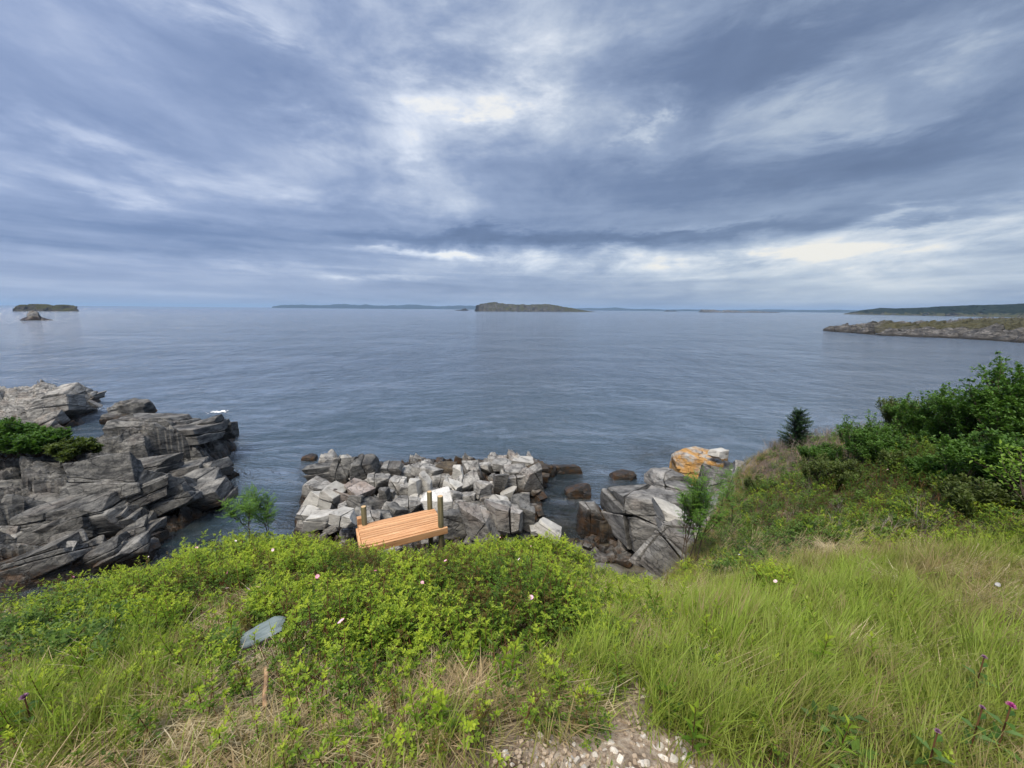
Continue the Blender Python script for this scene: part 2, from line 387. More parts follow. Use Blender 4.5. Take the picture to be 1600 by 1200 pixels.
def ground_z(x, y):
    x, y = np.broadcast_arrays(np.asarray(x, float), np.asarray(y, float))
    sdist = poly_sd(x, y, LIP)
    z = top_z(x, y) + .05 * fbm(x * .9, y * .9, 0, 4, 5) + .02 * fbm(x * 5, y * 5, 0, 3, 9)
    z = z - .18 * smooth(.5, 0, sdist) * (sdist > 0)
    d = np.maximum(-sdist, 0)
    fx_, crk_ = facets(x, y, .9, R(62), 2.4, 21, (.1, .55), .35, .5)
    steep = 1.25 + 1.2 * smooth(3.5, 1.2, x) + .5 * smooth(8, 12, x)
    zc = z - steep * d - .2 * smooth(0, .4, d) + (fx_ * .75 - .25 * smooth(.08, 0, crk_)) * smooth(0, .5, d) + .12 * fbm(x * 1.3, y * 1.3, 0, 4, 33) * smooth(0, .4, d)
    bed = .15 - .11 * np.maximum(d - 2.5, 0) + .35 * fbm(x * .35, y * .35, 0, 4, 3)
    bed = np.maximum(bed, -4.0)
    k = .6; hh = np.clip(.5 + .5 * (zc - bed) / k, 0, 1)
    zc = bed * (1 - hh) + zc * hh + k * hh * (1 - hh)
    return np.where(sdist > 0, z, zc)
def hit(u, v, tmax=40.0):
    """where the line of sight through (u, v) meets the ground"""
    d = ray(u, v); tt = np.arange(.8, tmax, .04); P = np.array([0, 0, CAMZ])[None] + tt[:, None] * d[None]
    g = ground_z(P[:, 0], P[:, 1]); i = np.argmax(P[:, 2] < g)
    if not (P[:, 2] < g).any(): i = -1
    return P[i]
def axis(lo, hi, fine0, fine1, s):
    a = list(np.arange(fine0, fine1, s)); st = s; x = fine0
    while x > lo: st *= 1.22; x -= st; a.insert(0, x)
    x = a[-1]; st = s
    while x < hi: st *= 1.22; x += st; a.append(x)
    return np.array(a)
xs = axis(-150, 150, -14, 15, .11); ys = axis(-150, 45, -1.5, 17, .11)
GX, GY = np.meshgrid(xs, ys, indexing='ij'); GZ = ground_z(GX, GY)
m, n, out = material('ground_soil')
pos = n.new('ShaderNodeNewGeometry').outputs['Position']; nor = n.new('ShaderNodeNewGeometry').outputs['True Normal']
cl_ = n.new('ShaderNodeAttribute', attribute_name='cliff').outputs['Fac']
gr_ = n.new('ShaderNodeAttribute', attribute_name='grit').outputs['Fac']
f1 = n.noise(pos, 3.0, 8, .65); f2 = n.noise(pos, 45, 5, .7); vp = n.voro(pos, 38)
soil = n.ramp(n.m('ADD', n.m('MULTIPLY', f1, .6), n.m('MULTIPLY', f2, .4)), [(.32, (.06, .04, .025)), (.5, (.14, .10, .066)), (.68, (.26, .195, .13))])
gritc = n.ramp(n.m('ADD', n.m('MULTIPLY', f2, .6), n.m('MULTIPLY', vp, .6)), [(.25, (.15, .11, .078)), (.5, (.30, .23, .17)), (.75, (.46, .39, .31))])
soil = n.mix(n.m('MULTIPLY', gr_, n.mr(f1, .35, .55)), soil, gritc)
st = n.mapv(pos, (0, 0, 0), (R(20), R(35), R(28)), (1.0, 5.5, 2.0))
r1 = n.noise(st, 1.0, 8, .68, .4); r2 = n.noise(pos, 8, 6, .7)
rc = n.ramp(n.m('ADD', n.m('MULTIPLY', r1, .7), n.m('MULTIPLY', r2, .3)), [(.33, (.075, .075, .078)), (.48, (.20, .20, .20)), (.62, (.32, .315, .31)), (.8, (.46, .45, .43))])
pz = n.m('ADD', n.sep(pos)[2], n.m('MULTIPLY', n.m('SUBTRACT', n.noise(pos, .9, 4, .6), .5), .8))
bedc = n.ramp(n.noise(pos, .9, 6, .65), [(.36, (.018, .020, .018)), (.5, (.055, .045, .028)), (.62, (.13, .11, .075)), (.75, (.20, .18, .14))])
rc = n.mix(n.mr(pz, .1, .8, 1, 0), rc, bedc)
col = n.mix(cl_, soil, rc)
principled(n, out, col, .9, .2, n.m('ADD', n.m('MULTIPLY', f2, .3), n.m('MULTIPLY', r1, n.m('MULTIPLY', cl_, 2.0))), .8, .05)
M['ground'] = m
SD = poly_sd(GX, GY, LIP)
gc = [(hit(u, v), r) for u, v, r in ((820, 1190, .22), (960, 1185, .30), (1060, 1190, .22), (700, 1200, .16), (975, 1120, .10), (890, 1185, .25), (880, 1235, .5), (1000, 1240, .5))]
grit = np.zeros(GX.shape)
for p_, r_ in gc: grit = np.maximum(grit, smooth(1.35, .6, np.hypot(GX - p_[0], GY - p_[1]) / r_ + .3 * fbm(GX * 6, GY * 6, 0, 2, 77)))
ground = mesh_np('ground', np.stack([GX, GY, GZ], -1).reshape(-1, 3), grid_faces(*GX.shape), M['ground'], True, True,
                 attrs={'cliff': smooth(0.05, -.35, SD + .12 * fbm(GX * 2, GY * 2, 0, 3, 8)).ravel(), 'grit': grit.ravel()})
tag(ground, kind='structure')

# ------------------------------------------------------------------ rocky headlands built as fractured height fields
def outcrop(name, poly, top, rise, cell, ang, aniso, tilt, seed, step, mat, label, cat, extra=None, hj=.5, tj=.3, edge=.35, kind=None, base=-1.0, group=None, round_=.0):
    P = np.array([p_[:2] for p_ in poly]); x0, y0 = P.min(0) - 1.5 * cell; x1, y1 = P.max(0) + 1.5 * cell
    ax = np.arange(x0, x1, step); ay = np.arange(y0, y1, step); X, Y = np.meshgrid(ax, ay, indexing='ij')
    wxx = X + cell * .30 * fbm(X / cell * .8, Y / cell * .8, 0, 3, seed); wyy = Y + cell * .30 * fbm(X / cell * .8, Y / cell * .8, 5, 3, seed + 4)
    s_ = poly_sd(wxx, wyy, P)
    T = top(X, Y) if callable(top) else top
    prof = T * (1 - np.exp(-np.maximum(s_ + .15 * cell, 0) * rise / np.maximum(T, .1)))
    f_a, c_a = facets(X, Y, cell, ang, aniso, seed, tilt, tj, hj)
    f_b, c_b = facets(X, Y, cell * .42, ang + .15, aniso * 1.3, seed + 11, tilt, tj, hj * .8)
    ins = smooth(-.2 * cell, edge * cell, s_)
    Z = prof + (f_a + .8 * f_b) * ins - (.22 * cell * smooth(.10, 0, c_a) + .07 * cell * smooth(.12, 0, c_b)) * ins + cell * .06 * fbm(X / cell * 3, Y / cell * 3, 0, 4, seed + 20)
    if extra is not None: Z = extra(X, Y, Z)
    Z = np.where(s_ < -.15 * cell, base, np.maximum(Z, base)) if base is not None else Z
    keep = s_ > -1.0 * cell
    F = grid_faces(*X.shape); kf = keep.ravel()[F].any(1); F = F[kf]
    used = np.unique(F); mp = np.full(X.size, -1); mp[used] = np.arange(len(used))
    V = np.stack([X, Y, Z], -1).reshape(-1, 3)[used]
    return V, mp[F], (X, Y, Z)
def sampler(X, Y, Z):
    x0, y0, sx, sy = X[0, 0], Y[0, 0], X[1, 0] - X[0, 0], Y[0, 1] - Y[0, 0]
    def f(x, y):
        i = np.clip((np.asarray(x) - x0) / sx, 0, X.shape[0] - 1.001); j = np.clip((np.asarray(y) - y0) / sy, 0, X.shape[1] - 1.001)
        a, b = i.astype(int), j.astype(int); fa, fb = i - a, j - b
        return Z[a, b] * (1 - fa) * (1 - fb) + Z[a + 1, b] * fa * (1 - fb) + Z[a, b + 1] * (1 - fa) * fb + Z[a + 1, b + 1] * fa * fb
    return f

def crisp_planes(r_, ncut, jit=.14, lo=.62, hi=.92):
    nb = np.concatenate([np.eye(3), -np.eye(3)]) + r_.normal(0, jit, (6, 3)); db = r_.uniform(.82, 1.0, 6)
    ne = r_.normal(0, 1, (ncut, 3)); ne /= np.linalg.norm(ne, axis=1, keepdims=True); de = np.abs(ne).sum(1) * r_.uniform(lo, hi, ncut)
    nn = np.concatenate([nb, ne]); nn /= np.linalg.norm(nn, axis=1, keepdims=True); return nn, np.concatenate([db, de])
def hull_mesh(name, nn, dd, size, mat, seed, rough=.03, bev=.03, seg=.17):
    P = []
    n_ = len(nn)
    I = np.array([(i, j, k) for i in range(n_) for j in range(i + 1, n_) for k in range(j + 1, n_)])
    A = nn[I]; B = dd[I]; det = np.linalg.det(A); ok = np.abs(det) > 1e-4; V = np.linalg.solve(A[ok], B[ok][..., None])[..., 0]
    V = V[(V @ nn.T <= dd + 1e-5).all(1)]
    if len(V) < 4: return None
    V = np.unique(np.round(V * 1.0, 4), axis=0)
    b = bmesh.new(); sz = np.array(size) * .5
    for v_ in V * sz: b.verts.new(v_)
    bmesh.ops.convex_hull(b, input=b.verts[:]); bmesh.ops.dissolve_limit(b, angle_limit=R(2), verts=b.verts[:], edges=b.edges[:])
    if len(b.faces) < 4: b.free(); return None
    m_ = min(size); bmesh.ops.bevel(b, geom=b.edges[:], offset=bev * m_, segments=1, affect='EDGES', clamp_overlap=True)
    bmesh.ops.triangulate(b, faces=b.faces[:]); lim = seg * max(size)
    for _ in range(3):
        le = [e for e in b.edges if e.calc_length() > lim]
        if not le: break
        bmesh.ops.subdivide_edges(b, edges=le, cuts=1); bmesh.ops.triangulate(b, faces=[f for f in b.faces if len(f.verts) > 3])
    b.normal_update(); co = np.array([v_.co[:] for v_ in b.verts]); no = np.array([v_.normal[:] for v_ in b.verts]); q_ = co / m_ * 1.6
    dsp = 1.25 * rough * m_ * (fbm(q_[:, 0], q_[:, 1], q_[:, 2], 4, seed, .6)); co = co + no * dsp[:, None]
    for v_, c_ in zip(b.verts, co): v_.co = c_
    me = bpy.data.meshes.new(name); b.to_mesh(me); b.free(); me.materials.append(mat)
    me.polygons.foreach_set('use_smooth', np.ones(len(me.polygons), bool)); me.set_sharp_from_angle(angle=R(20)); return me
def crisp_rock(name, seed, size, mat, ncut=6, frac=1, rough=.03, layer=False, gap=.022, jit=.14):
    """an angular block, optionally cracked through into pieces; returns the pieces' meshes"""
    r_ = np.random.default_rng(seed); nn, dd = crisp_planes(r_, ncut, jit); out_ = []
    cells = [(nn, dd)]
    for k in range(frac):
        base = np.array([.15, .2, 1.0]) if layer and k % 3 != 2 else np.array([[1, .2, .15], [.25, 1, .1], [.6, -.7, .2]][k % 3], float)
        pn = base + r_.normal(0, .22, 3); pn /= np.linalg.norm(pn); c = r_.uniform(-.4, .4); new = []
        for (a, b) in cells:
            sh_ = r_.uniform(0, .10)
            new.append((np.vstack([a, pn]), np.r_[b, c - gap])); new.append((np.vstack([a, -pn]), np.r_[b * (1 - sh_), -c - gap]))
        cells = new
    for i, (a, b) in enumerate(cells):
        me = hull_mesh(name, a, b, size, mat, seed + i, rough)
        if me is not None: out_.append(me)
    return out_
def rock_mesh(name, seed, size, res=9, nplanes=12, cracks=3, rough=.05, crackd=.07, box=.5, mat=None, strat=0.0, taper=0.0):
    """an angular block: many crossing planes, split by narrow joints"""
    r_ = np.random.default_rng(seed)
    a = np.tan(np.linspace(-.25, .25, res + 1) * math.pi)
    A, B = np.meshgrid(a, a, indexing='ij'); V = []; F = []; off = 0
    for k in range(3):
        for sg in (1, -1):
            P = np.zeros(A.shape + (3,)); P[..., k] = sg; P[..., (k + 1) % 3] = A; P[..., (k + 2) % 3] = B * sg
            V.append(P.reshape(-1, 3)); F.append(grid_faces(res + 1, res + 1) + off); off += A.size
    V = np.concatenate(V); F = np.concatenate(F)
    key = np.round(V, 5); _, first, invx = np.unique(key, axis=0, return_index=True, return_inverse=True)
    V = V[first]; F = invx.ravel()[F]
    D = V / np.linalg.norm(V, axis=1, keepdims=True)
    nb = np.concatenate([np.eye(3), -np.eye(3)]) + r_.normal(0, .16, (6, 3)); db = r_.uniform(.72, .9, 6)
    ne = r_.normal(0, 1, (nplanes, 3)); de = r_.uniform(.82, 1.08, nplanes)
    nn = np.concatenate([nb, ne]); nn /= np.linalg.norm(nn, axis=1, keepdims=True); dd = np.concatenate([db, de])
    dot = D @ nn.T; rr = np.minimum(np.where(dot > .05, dd / np.maximum(dot, .05), 9).min(1), 1.22)
    P = D * rr[:, None]
    for k in range(cracks):
        nc = np.array([1.0, .25, .2]) + r_.normal(0, .25, 3) if k % 3 else r_.normal(0, 1, 3); nc /= np.linalg.norm(nc); c = r_.uniform(-.5, .5)
        s_ = P @ nc - c; P = P - D * (crackd * np.exp(-(s_ / .07) ** 2))[:, None] + nc * (np.sign(s_) * .0)[:, None]
        P = P * (1 + .05 * np.sign(s_) * r_.uniform(-1, 1))[:, None]
    if strat:                      # beds: each layer a little proud or set back, a thin groove between
        nbd_ = np.array([r_.normal(0, .25), r_.normal(0, .25), 1.0]); nbd_ /= np.linalg.norm(nbd_)
        b_ = (P @ nbd_) * 4.2 + .55 * fbm(P[:, 0] * 1.1, P[:, 1] * 1.1, P[:, 2], 2, seed + 9); ib = np.floor(b_); fr_ = np.abs(b_ - ib - .5)
        xr_ = np.floor(P[:, 0] * 1.4 + .8 * _h(ib, ib * 0, ib * 0, seed + 3) + .3 * fbm(P[:, 1] * 2, P[:, 2] * 2, 0, 2, seed)); off_ = (_h(ib, xr_, ib * 0, seed + 5) - .5) * 2
        P = P + D * (strat * 1.5 * off_ - strat * 1.3 * smooth(.40, .5, fr_))[:, None]
    if taper: P[:, :2] *= (1 - taper * (P[:, 2:3] * .5 + .3))
    P = P + D * (rough * fbm(P[:, 0] * 2.6, P[:, 1] * 2.6, P[:, 2] * 2.6, 4, seed))[:, None]
    P = P * np.array(size) * .5 / .85
    return mesh_np(name, P, F, mat or M['rock'], True, sharp=24)

# --- the left headland: two ridges with a gully between them, turf on its landward side
HL = [W(-330, 665, 2.6), W(-100, 668, 2.6), W(20, 684, 2.4), W(90, 690, 2.2), W(135, 690, 2.0), W(175, 682, 1.5), (W(205, 664, 1.5)), W(262, 662, 1.5), W(330, 667, 1.0), W(362, 680), W(358, 705), W(330, 748), W(346, 760), W(322, 800), W(290, 824), W(250, 828), W(246, 846), W(235, 872), W(120, 905), W(-40, 935), W(-400, 960)]
gA, gB = W(370, 752), W(-60, 792)
def hl_top(X, Y):
    t_ = 1.9 + 1.0 * smooth(-19, -27, X) + .3 * fbm(X * .25, Y * .25, 0, 3, 2) - .5 * smooth(20.5, 26.5, Y + .30 * (X + 22)) - .55 * smooth(20.0, 23.0, Y) * smooth(-21, -18.5, X)
    t_ = t_ - 1.3 * smooth(16.2, 13.6, Y - .02 * X) 
    t_ = t_ - 1.1 * smooth(-18.0, -14.5, X)
    # gully
    ex, ey = gB[0] - gA[0], gB[1] - gA[1]; L = math.hypot(ex, ey)
    d = ((X - gA[0]) * ey - (Y - gA[1]) * ex) / L
    gz = np.exp(-((d - .25 * fbm(X * .6, Y * .6, 0, 3, 5)) / .55) ** 2) * (1 - smooth(-27, -31, X))
    return np.maximum(t_ - 1.7 * gz, .25)
def hl_extra(X, Y, Z):
    # turf cap at the landward side: smooth
    g = smooth(-23.6, -26.2, X + .45 * (Y - 22)) * smooth(17.5, 19.5, Y) * smooth(31, 27, Y)
    return Z * (1 - g) + g * (2.7 + .2 * fbm(X * .4, Y * .4, 0, 4, 14))
V, F, hlg = outcrop('', HL, hl_top, 3.0, 1.15, R(24), 2.0, (-.10, -.30), 5, .075, None, '', '', hl_extra, .70, .35)
hz = sampler(*hlg)
m, n, out = material('turf_on_rock')
pos = n.new('ShaderNodeNewGeometry').outputs['Position']; f1 = n.noise(pos, 1.1, 7, .65); f2 = n.noise(pos, 12, 5, .7)
principled(n, out, n.ramp(n.m('ADD', n.m('MULTIPLY', f1, .6), n.m('MULTIPLY', f2, .4)), [(.35, (.045, .035, .022)), (.48, (.11, .09, .045)), (.58, (.10, .12, .04)), (.72, (.22, .19, .11))]), .9, .1, f2, .8, .06)
M['turf'] = m
headland = empty('rocky_headland', (-22, 18, 0), 'big dark layered rock headland jutting into the sea at left, topped with dark bushes', 'rock headland')
def child(o, par):
    """parent without moving"""
    COL.objects.link(o) if o.name not in COL.objects else None
    o.parent = par; o.matrix_parent_inverse = Matrix.Translation(par.location).inverted() if par.rotation_euler.z == 0 else par.matrix_basis.inverted()
    return o
hb = mesh_np('bedrock', V, F, [M['rock_dark'], M['turf']], True, sharp=30)
c = np.array([V[f].mean(0) for f in F]) if False else V[F].mean(1)
g = smooth(-23.9, -26.0, c[:, 0] + .45 * (c[:, 1] - 22) + .5 * fbm(c[:, 0], c[:, 1], 0, 3, 4)) * smooth(18.4, 20, c[:, 1]) * smooth(31, 28, c[:, 1])
hb.data.polygons.foreach_set('material_index', (g > .35).astype(np.int32)); child(hb, headland)
# separate slabs standing proud of it, all dipping the same way
def slabs(par, spots, zf, mat, ang, seed0, grp=None):
    for i, (x, y, L, Wd, H, dip) in enumerate(spots):
        rot_ = (R(dip * (-.55 if i % 3 else .5)), R(random.uniform(-9, 9) - (20 if i >= 17 else 9)), ang + R(random.uniform(-14, 14))); loc_ = (x, y, float(zf(x, y)) + H * .25)
        for me in crisp_rock('rock_slab', seed0 + i, (L * 1.12, Wd * 1.12, H * 1.12), mat, 5, 3 if L > 2 else 2, .03, True):
            o = bpy.data.objects.new('rock_slab', me); o.location = loc_; o.rotation_euler = rot_; child(o, par)
bigs = []
for (u, v, z, L, w_, h_, dip) in ((118, 728, 3.0, 2.6, 1.5, 1.3, 24), (160, 706, 2.9, 2.8, 1.6, .8, 14), (180, 730, 2.5, 1.7, 1.3, 1.7, 38), (205, 725, 2.4, 2.3, 1.2, 1.8, 42), (232, 718, 2.4, 2.2, 1.0, 1.9, 45),
        (262, 716, 2.2, 2.4, 1.2, 1.6, 40), (298, 715, 2.0, 2.6, 2.0, 1.8, 12), (318, 700, 1.8, 1.8, 1.6, 1.2, 5), (338, 694, 1.3, 1.3, 1.2, 1.2, 8), (205, 676, 1.9, 4.2, 2.4, 1.0, 6), (245, 672, 1.7, 3.4, 2.2, .8, 4),
        (285, 680, 1.8, 3.2, 2.0, .9, 6), (318, 678, 1.5, 2.2, 1.6, .9, 10), (250, 695, 2.2, 3.6, 1.8, .8, 8), (345, 683, 1.0, 1.5, 1.2, .9, 16), (200, 697, 2.4, 3.0, 1.3, .7, 6), (140, 690, 2.6, 2.0, 1.2, .6, 10),
        (105, 762, 2.4, 1.6, 1.0, .7, 20), (150, 757, 2.3, 2.6, 1.2, .9, 26), (200, 752, 2.0, 2.8, 1.1, .9, 24), (250, 756, 1.7, 3.0, 1.2, .9, 28), (300, 752, 1.4, 2.6, 1.1, .9, 22), (330, 752, 1.1, 1.2, .9, .8, 20),
        (60, 785, 1.9, 1.5, 1.0, 1.1, 40), (100, 792, 1.6, 1.5, .8, 1.2, 48), (140, 790, 1.4, 1.4, .9, 1.3, 50), (180, 790, 1.2, 1.5, .8, 1.3, 46), (220, 786, 1.0, 1.3, .9, 1.3, 48), (260, 786, .8, 1.6, .9, 1.1, 42),
        (20, 815, 1.7, 1.7, 1.1, 1.3, 35), (70, 830, 1.2, 1.5, .9, .9, 30), (120, 825, .9, 1.2, .8, 1.0, 45), (170, 822, .6, 1.1, .7, .8, 45), (210, 838, .5, .9, .7, .7, 20), (70, 870, .7, 2.2, 1.0, .9, 16), (150, 865, .5, 1.9, .9, .8, 20), (205, 862, .4, 1.3, .8, .7, 24), (225, 828, .6, .9, .7, .6, 10), (12, 882, .6, .9, .7, .6, 12)):
    p_ = W(u, v, z); bigs.append((p_[0], p_[1], L, w_, h_, dip))
slabs(headland, bigs, hz, M['rock_dark'], R(14), 100)

OC1 = [W(-260, 650), W(-120, 622, 1.5), W(-10, 610, 1.5), W(60, 598, 1.6), W(115, 614, 1.0), W(150, 628), W(138, 645), W(112, 660), W(70, 668), W(-30, 676), W(-200, 700)]
V, F, g1 = outcrop('', OC1, lambda X, Y: 1.25 - .6 * smooth(-33, -29.5, X) + .5 * fbm(X * .3, Y * .3, 0, 2, 8), 2.2, 1.25, R(30), 1.8, (-.25, .5), 31, .12, None, '', '', None, .5, .3)
oc1 = empty('rock_outcrop', (-36, 30, 0), 'steep grey and rust tinged rock outcrop in the sea at left beyond the headland', 'rock outcrop')
child(mesh_np('bedrock', V, F, M['rock'], True, sharp=30), oc1); z1 = sampler(*g1)
sp = []
for (u, v, z, L, w_, h_, dip) in ((45, 612, 2.8, 3.4, 1.8, 2.2, 30), (20, 622, 2.4, 2.6, 1.6, 2.2, 45), (75, 610, 2.6, 3.0, 1.8, 1.6, 22), (100, 618, 1.9, 2.6, 1.6, 1.5, 24), (125, 628, 1.0, 2.2, 1.2, .8, 16), (60, 640, 1.6, 3.6, 1.6, 1.4, 20), (95, 645, 1.0, 2.6, 1.4, 1.3, 28), (25, 650, 1.4, 3.4, 1.6, 1.2, 18), (142, 627, .3, 1.8, .7, .5, 5)):
    p_ = W(u, v, z); sp.append((p_[0], p_[1], L, w_, h_, dip))
slabs(oc1, sp, z1, M['rock'], R(16), 200)
OC2 = [W(178, 650), W(195, 640), W(228, 638), W(240, 642), W(225, 650), W(205, 662), W(182, 662)]
oc2 = empty('rock_outcrop', (W(205, 650)[0], W(205, 650)[1], 0), 'small dark jagged rock standing in water off the headland tip at left', 'rock outcrop')
for i, (u, v, z, L, w_, h_, dip) in enumerate(((192, 645, .5, 1.3, .8, 1.5, 20), (201, 644, .5, 1.2, .9, 1.4, 30), (216, 640, .8, 1.7, 1.3, 1.7, 10), (208, 648, .3, 2.4, 1.4, 1.2, 8), (195, 655, .2, 2.2, 1.3, 1.1, 6), (230, 644, .1, 1.3, .7, .5, 5))):
    p_ = W(u, v, z); o = rock_mesh('rock_slab', 300 + i, (L, w_, h_), 9, 7, 3, .04, .05, mat=M['rock_dark'], strat=.03)
    o.location = (p_[0], p_[1], z); o.rotation_euler = (R(dip), R(random.uniform(-12, 12)), R(random.uniform(-20, 40))); child(o, oc2)

# ------------------------------------------------------------------ the sea
seabed_at = lambda x, y: ground_z(x, y)
rings = np.r_[np.arange(6.0, 44, .5), np.geomspace(44, 45000, 70)]; th = np.linspace(-math.pi * .80, math.pi * .80, 300)
RR, TH = np.meshgrid(rings, th, indexing='ij'); WX, WY = RR * np.sin(TH), RR * np.cos(TH)
bz = ground_z(WX, WY); near = smooth(70, 25, RR)
extra_sh = np.zeros(WX.shape)
for pl, wd in ((HL, 3.0), (OC1, 2.0), ([p_ for p_ in ((-9.5, 13), (-9.5, 21), (2, 21.5), (3.5, 13))], 2.2)):
    extra_sh = np.maximum(extra_sh, smooth(-wd, .2, poly_sd(WX, WY, [q_[:2] for q_ in pl])))
shal = np.maximum(np.exp(np.minimum(bz, 0) * 1.1) * near, extra_sh * .55)
shal = np.maximum(shal * (1 if True else 0), .62 * np.exp(-((WX - 4.0) / 4.5) ** 2 - ((WY - 16) / 3.2) ** 2))
m, n, out = material('sea_water')
pos = n.new('ShaderNodeNewGeometry').outputs['Position']
sh = n.new('ShaderNodeAttribute', attribute_name='shallow').outputs['Fac']
px_, py_, _z = n.sep(pos)[0:3]
dist = n.vm('LENGTH', pos)
# wind ripples, short swell and broad calmer lanes
warp = n.vm('ADD', pos, n.vm('SCALE', n.noise(pos, .12, 3, .5, out='Color'), scale=5.0))
w1 = n.noise(n.mapv(warp, (0, 0, 0), (0, 0, R(-22)), (.26, 1.05, 1)), 1.0, 6, .62, .7)
w2 = n.noise(n.mapv(warp, (5, 1, 0), (0, 0, R(12)), (.9, 2.9, 1)), 1.0, 6, .62, .6)
w3 = n.noise(n.mapv(warp, (2, 9, 0), (0, 0, R(-8)), (.10, .42, 1)), 1.0, 5, .6, .5)
w4 = n.noise(n.mapv(pos, (1, 3, 0), (0, 0, R(5)), (.012, .06, 1)), 1.0, 6, .6, .4)
w5 = n.noise(n.mapv(pos, (1, 3, 0), (0, 0, R(-6)), (.0016, .012, 1)), 1.0, 6, .65, .4)
calm = n.mr(n.noise(n.mapv(pos, (7, 3, 0), (0, 0, R(-10)), (.03, .13, 1)), 1.0, 5, .6, .6), .35, .65, .45, 1.0)
w1 = n.m('POWER', n.m('SUBTRACT', 1.0, n.m('ABSOLUTE', n.m('MULTIPLY', n.m('SUBTRACT', w1, .5), 3.2))), 1.6)
h = n.m('ADD', n.m('ADD', n.m('MULTIPLY', n.m('MULTIPLY', w1, .7), 1.0), n.m('MULTIPLY', w2, .6)), n.m('MULTIPLY', w3, .75))
h = n.m('MULTIPLY', h, calm)
h = n.m('ADD', h, n.m('ADD', n.m('MULTIPLY', w4, 2.2), n.m('MULTIPLY', w5, 6.0)))
bmp = n.new('ShaderNodeBump'); bmp.inputs['Strength'].default_value = 1.0; bmp.inputs['Distance'].default_value = 1.0; n.put(bmp.inputs['Height'], h)
deep = n.mix(n.mr(w5, .4, .6), (.034, .054, .082), (.044, .066, .096))
deep = n.mix(n.mr(dist, 15, 55), (.020, .042, .055), deep)
mott = n.noise(n.mapv(pos, (0, 0, 0), (0, 0, 0), (.5, .8, 1)), 1.0, 6, .65, .5)
weedy = n.ramp(mott, [(.38, (.012, .018, .020)), (.52, (.035, .035, .028)), (.66, (.10, .085, .055))])
dif = n.new('ShaderNodeBsdfDiffuse'); n.put(dif.inputs[0], n.mix(n.mr(sh, .25, .9, 0, .75), deep, weedy))
trn = n.new('ShaderNodeBsdfTransparent'); n.put(trn.inputs[0], (.45, .60, .58, 1))
body = n.new('ShaderNodeMixShader'); n.put(body.inputs[0], n.mr(sh, .35, 1.0, 0, .75)); n.t.links.new(dif.outputs[0], body.inputs[1]); n.t.links.new(trn.outputs[0], body.inputs[2])
gl = n.new('ShaderNodeBsdfGlossy'); n.put(gl.inputs['Roughness'], .11); gl.inputs[0].default_value = (1, 1, 1, 1); n.t.links.new(bmp.outputs[0], gl.inputs['Normal'])
fr = n.new('ShaderNodeFresnel'); fr.inputs[0].default_value = 1.34; n.t.links.new(bmp.outputs[0], fr.inputs['Normal'])
ms = n.new('ShaderNodeMixShader'); n.put(ms.inputs[0], n.m('MINIMUM', n.m('MULTIPLY', fr.outputs[0], 1.22), .76)); n.t.links.new(body.outputs[0], ms.inputs[1]); n.t.links.new(gl.outputs[0], ms.inputs[2])
n.t.links.new(ms.outputs[0], out.inputs[0]); M['sea'] = m
sea = mesh_np('sea', np.stack([WX, WY, np.zeros_like(WX)], -1).reshape(-1, 3), grid_faces(*WX.shape), M['sea'], True, True, attrs={'shallow': shal.ravel()})
tag(sea, kind='structure')

# ------------------------------------------------------------------ far islands, headlands and hills
m, n, out = material('island_turf_and_rock')
g_ = n.new('ShaderNodeNewGeometry'); pos = g_.outputs['Position']; nz_ = n.sep(g_.outputs['Normal'])[2]
sc_ = n.mapv(pos, scale=(.05, .05, .12))
f1 = n.noise(sc_, 1.0, 8, .7, .3); f2 = n.noise(sc_, 6, 6, .7)
grs = n.ramp(n.m('ADD', n.m('MULTIPLY', f1, .6), n.m('MULTIPLY', f2, .4)), [(.35, (.03, .034, .018)), (.55, (.07, .07, .034)), (.75, (.12, .11, .065))])
rk = n.ramp(n.m('ADD', n.m('MULTIPLY', f2, .7), n.m('MULTIPLY', f1, .3)), [(.35, (.022, .022, .024)), (.5, (.08, .077, .07)), (.7, (.22, .21, .19))])
k_ = n.m('ADD', nz_, n.m('MULTIPLY', n.m('SUBTRACT', f2, .5), .35))
principled(n, out, n.mix(n.mr(k_, .72, .86), rk, grs), .9, .1, f2, 1.0, 3.0); M['island'] = m
m, n, out = material('distant_forest')
pos = n.new('ShaderNodeNewGeometry').outputs['Position']; f2 = n.noise(n.mapv(pos, scale=(.02, .02, .08)), 3, 7, .7)
principled(n, out, n.ramp(f2, [(.38, (.006, .012, .010)), (.55, (.014, .024, .016)), (.7, (.05, .048, .04))]), .95, .05, f2, 1, 4.0); M['forest'] = m
m, n, out = material('distant_hill')
principled(n, out, (.012, .020, .024, 1), .95, .02); M['hill'] = m

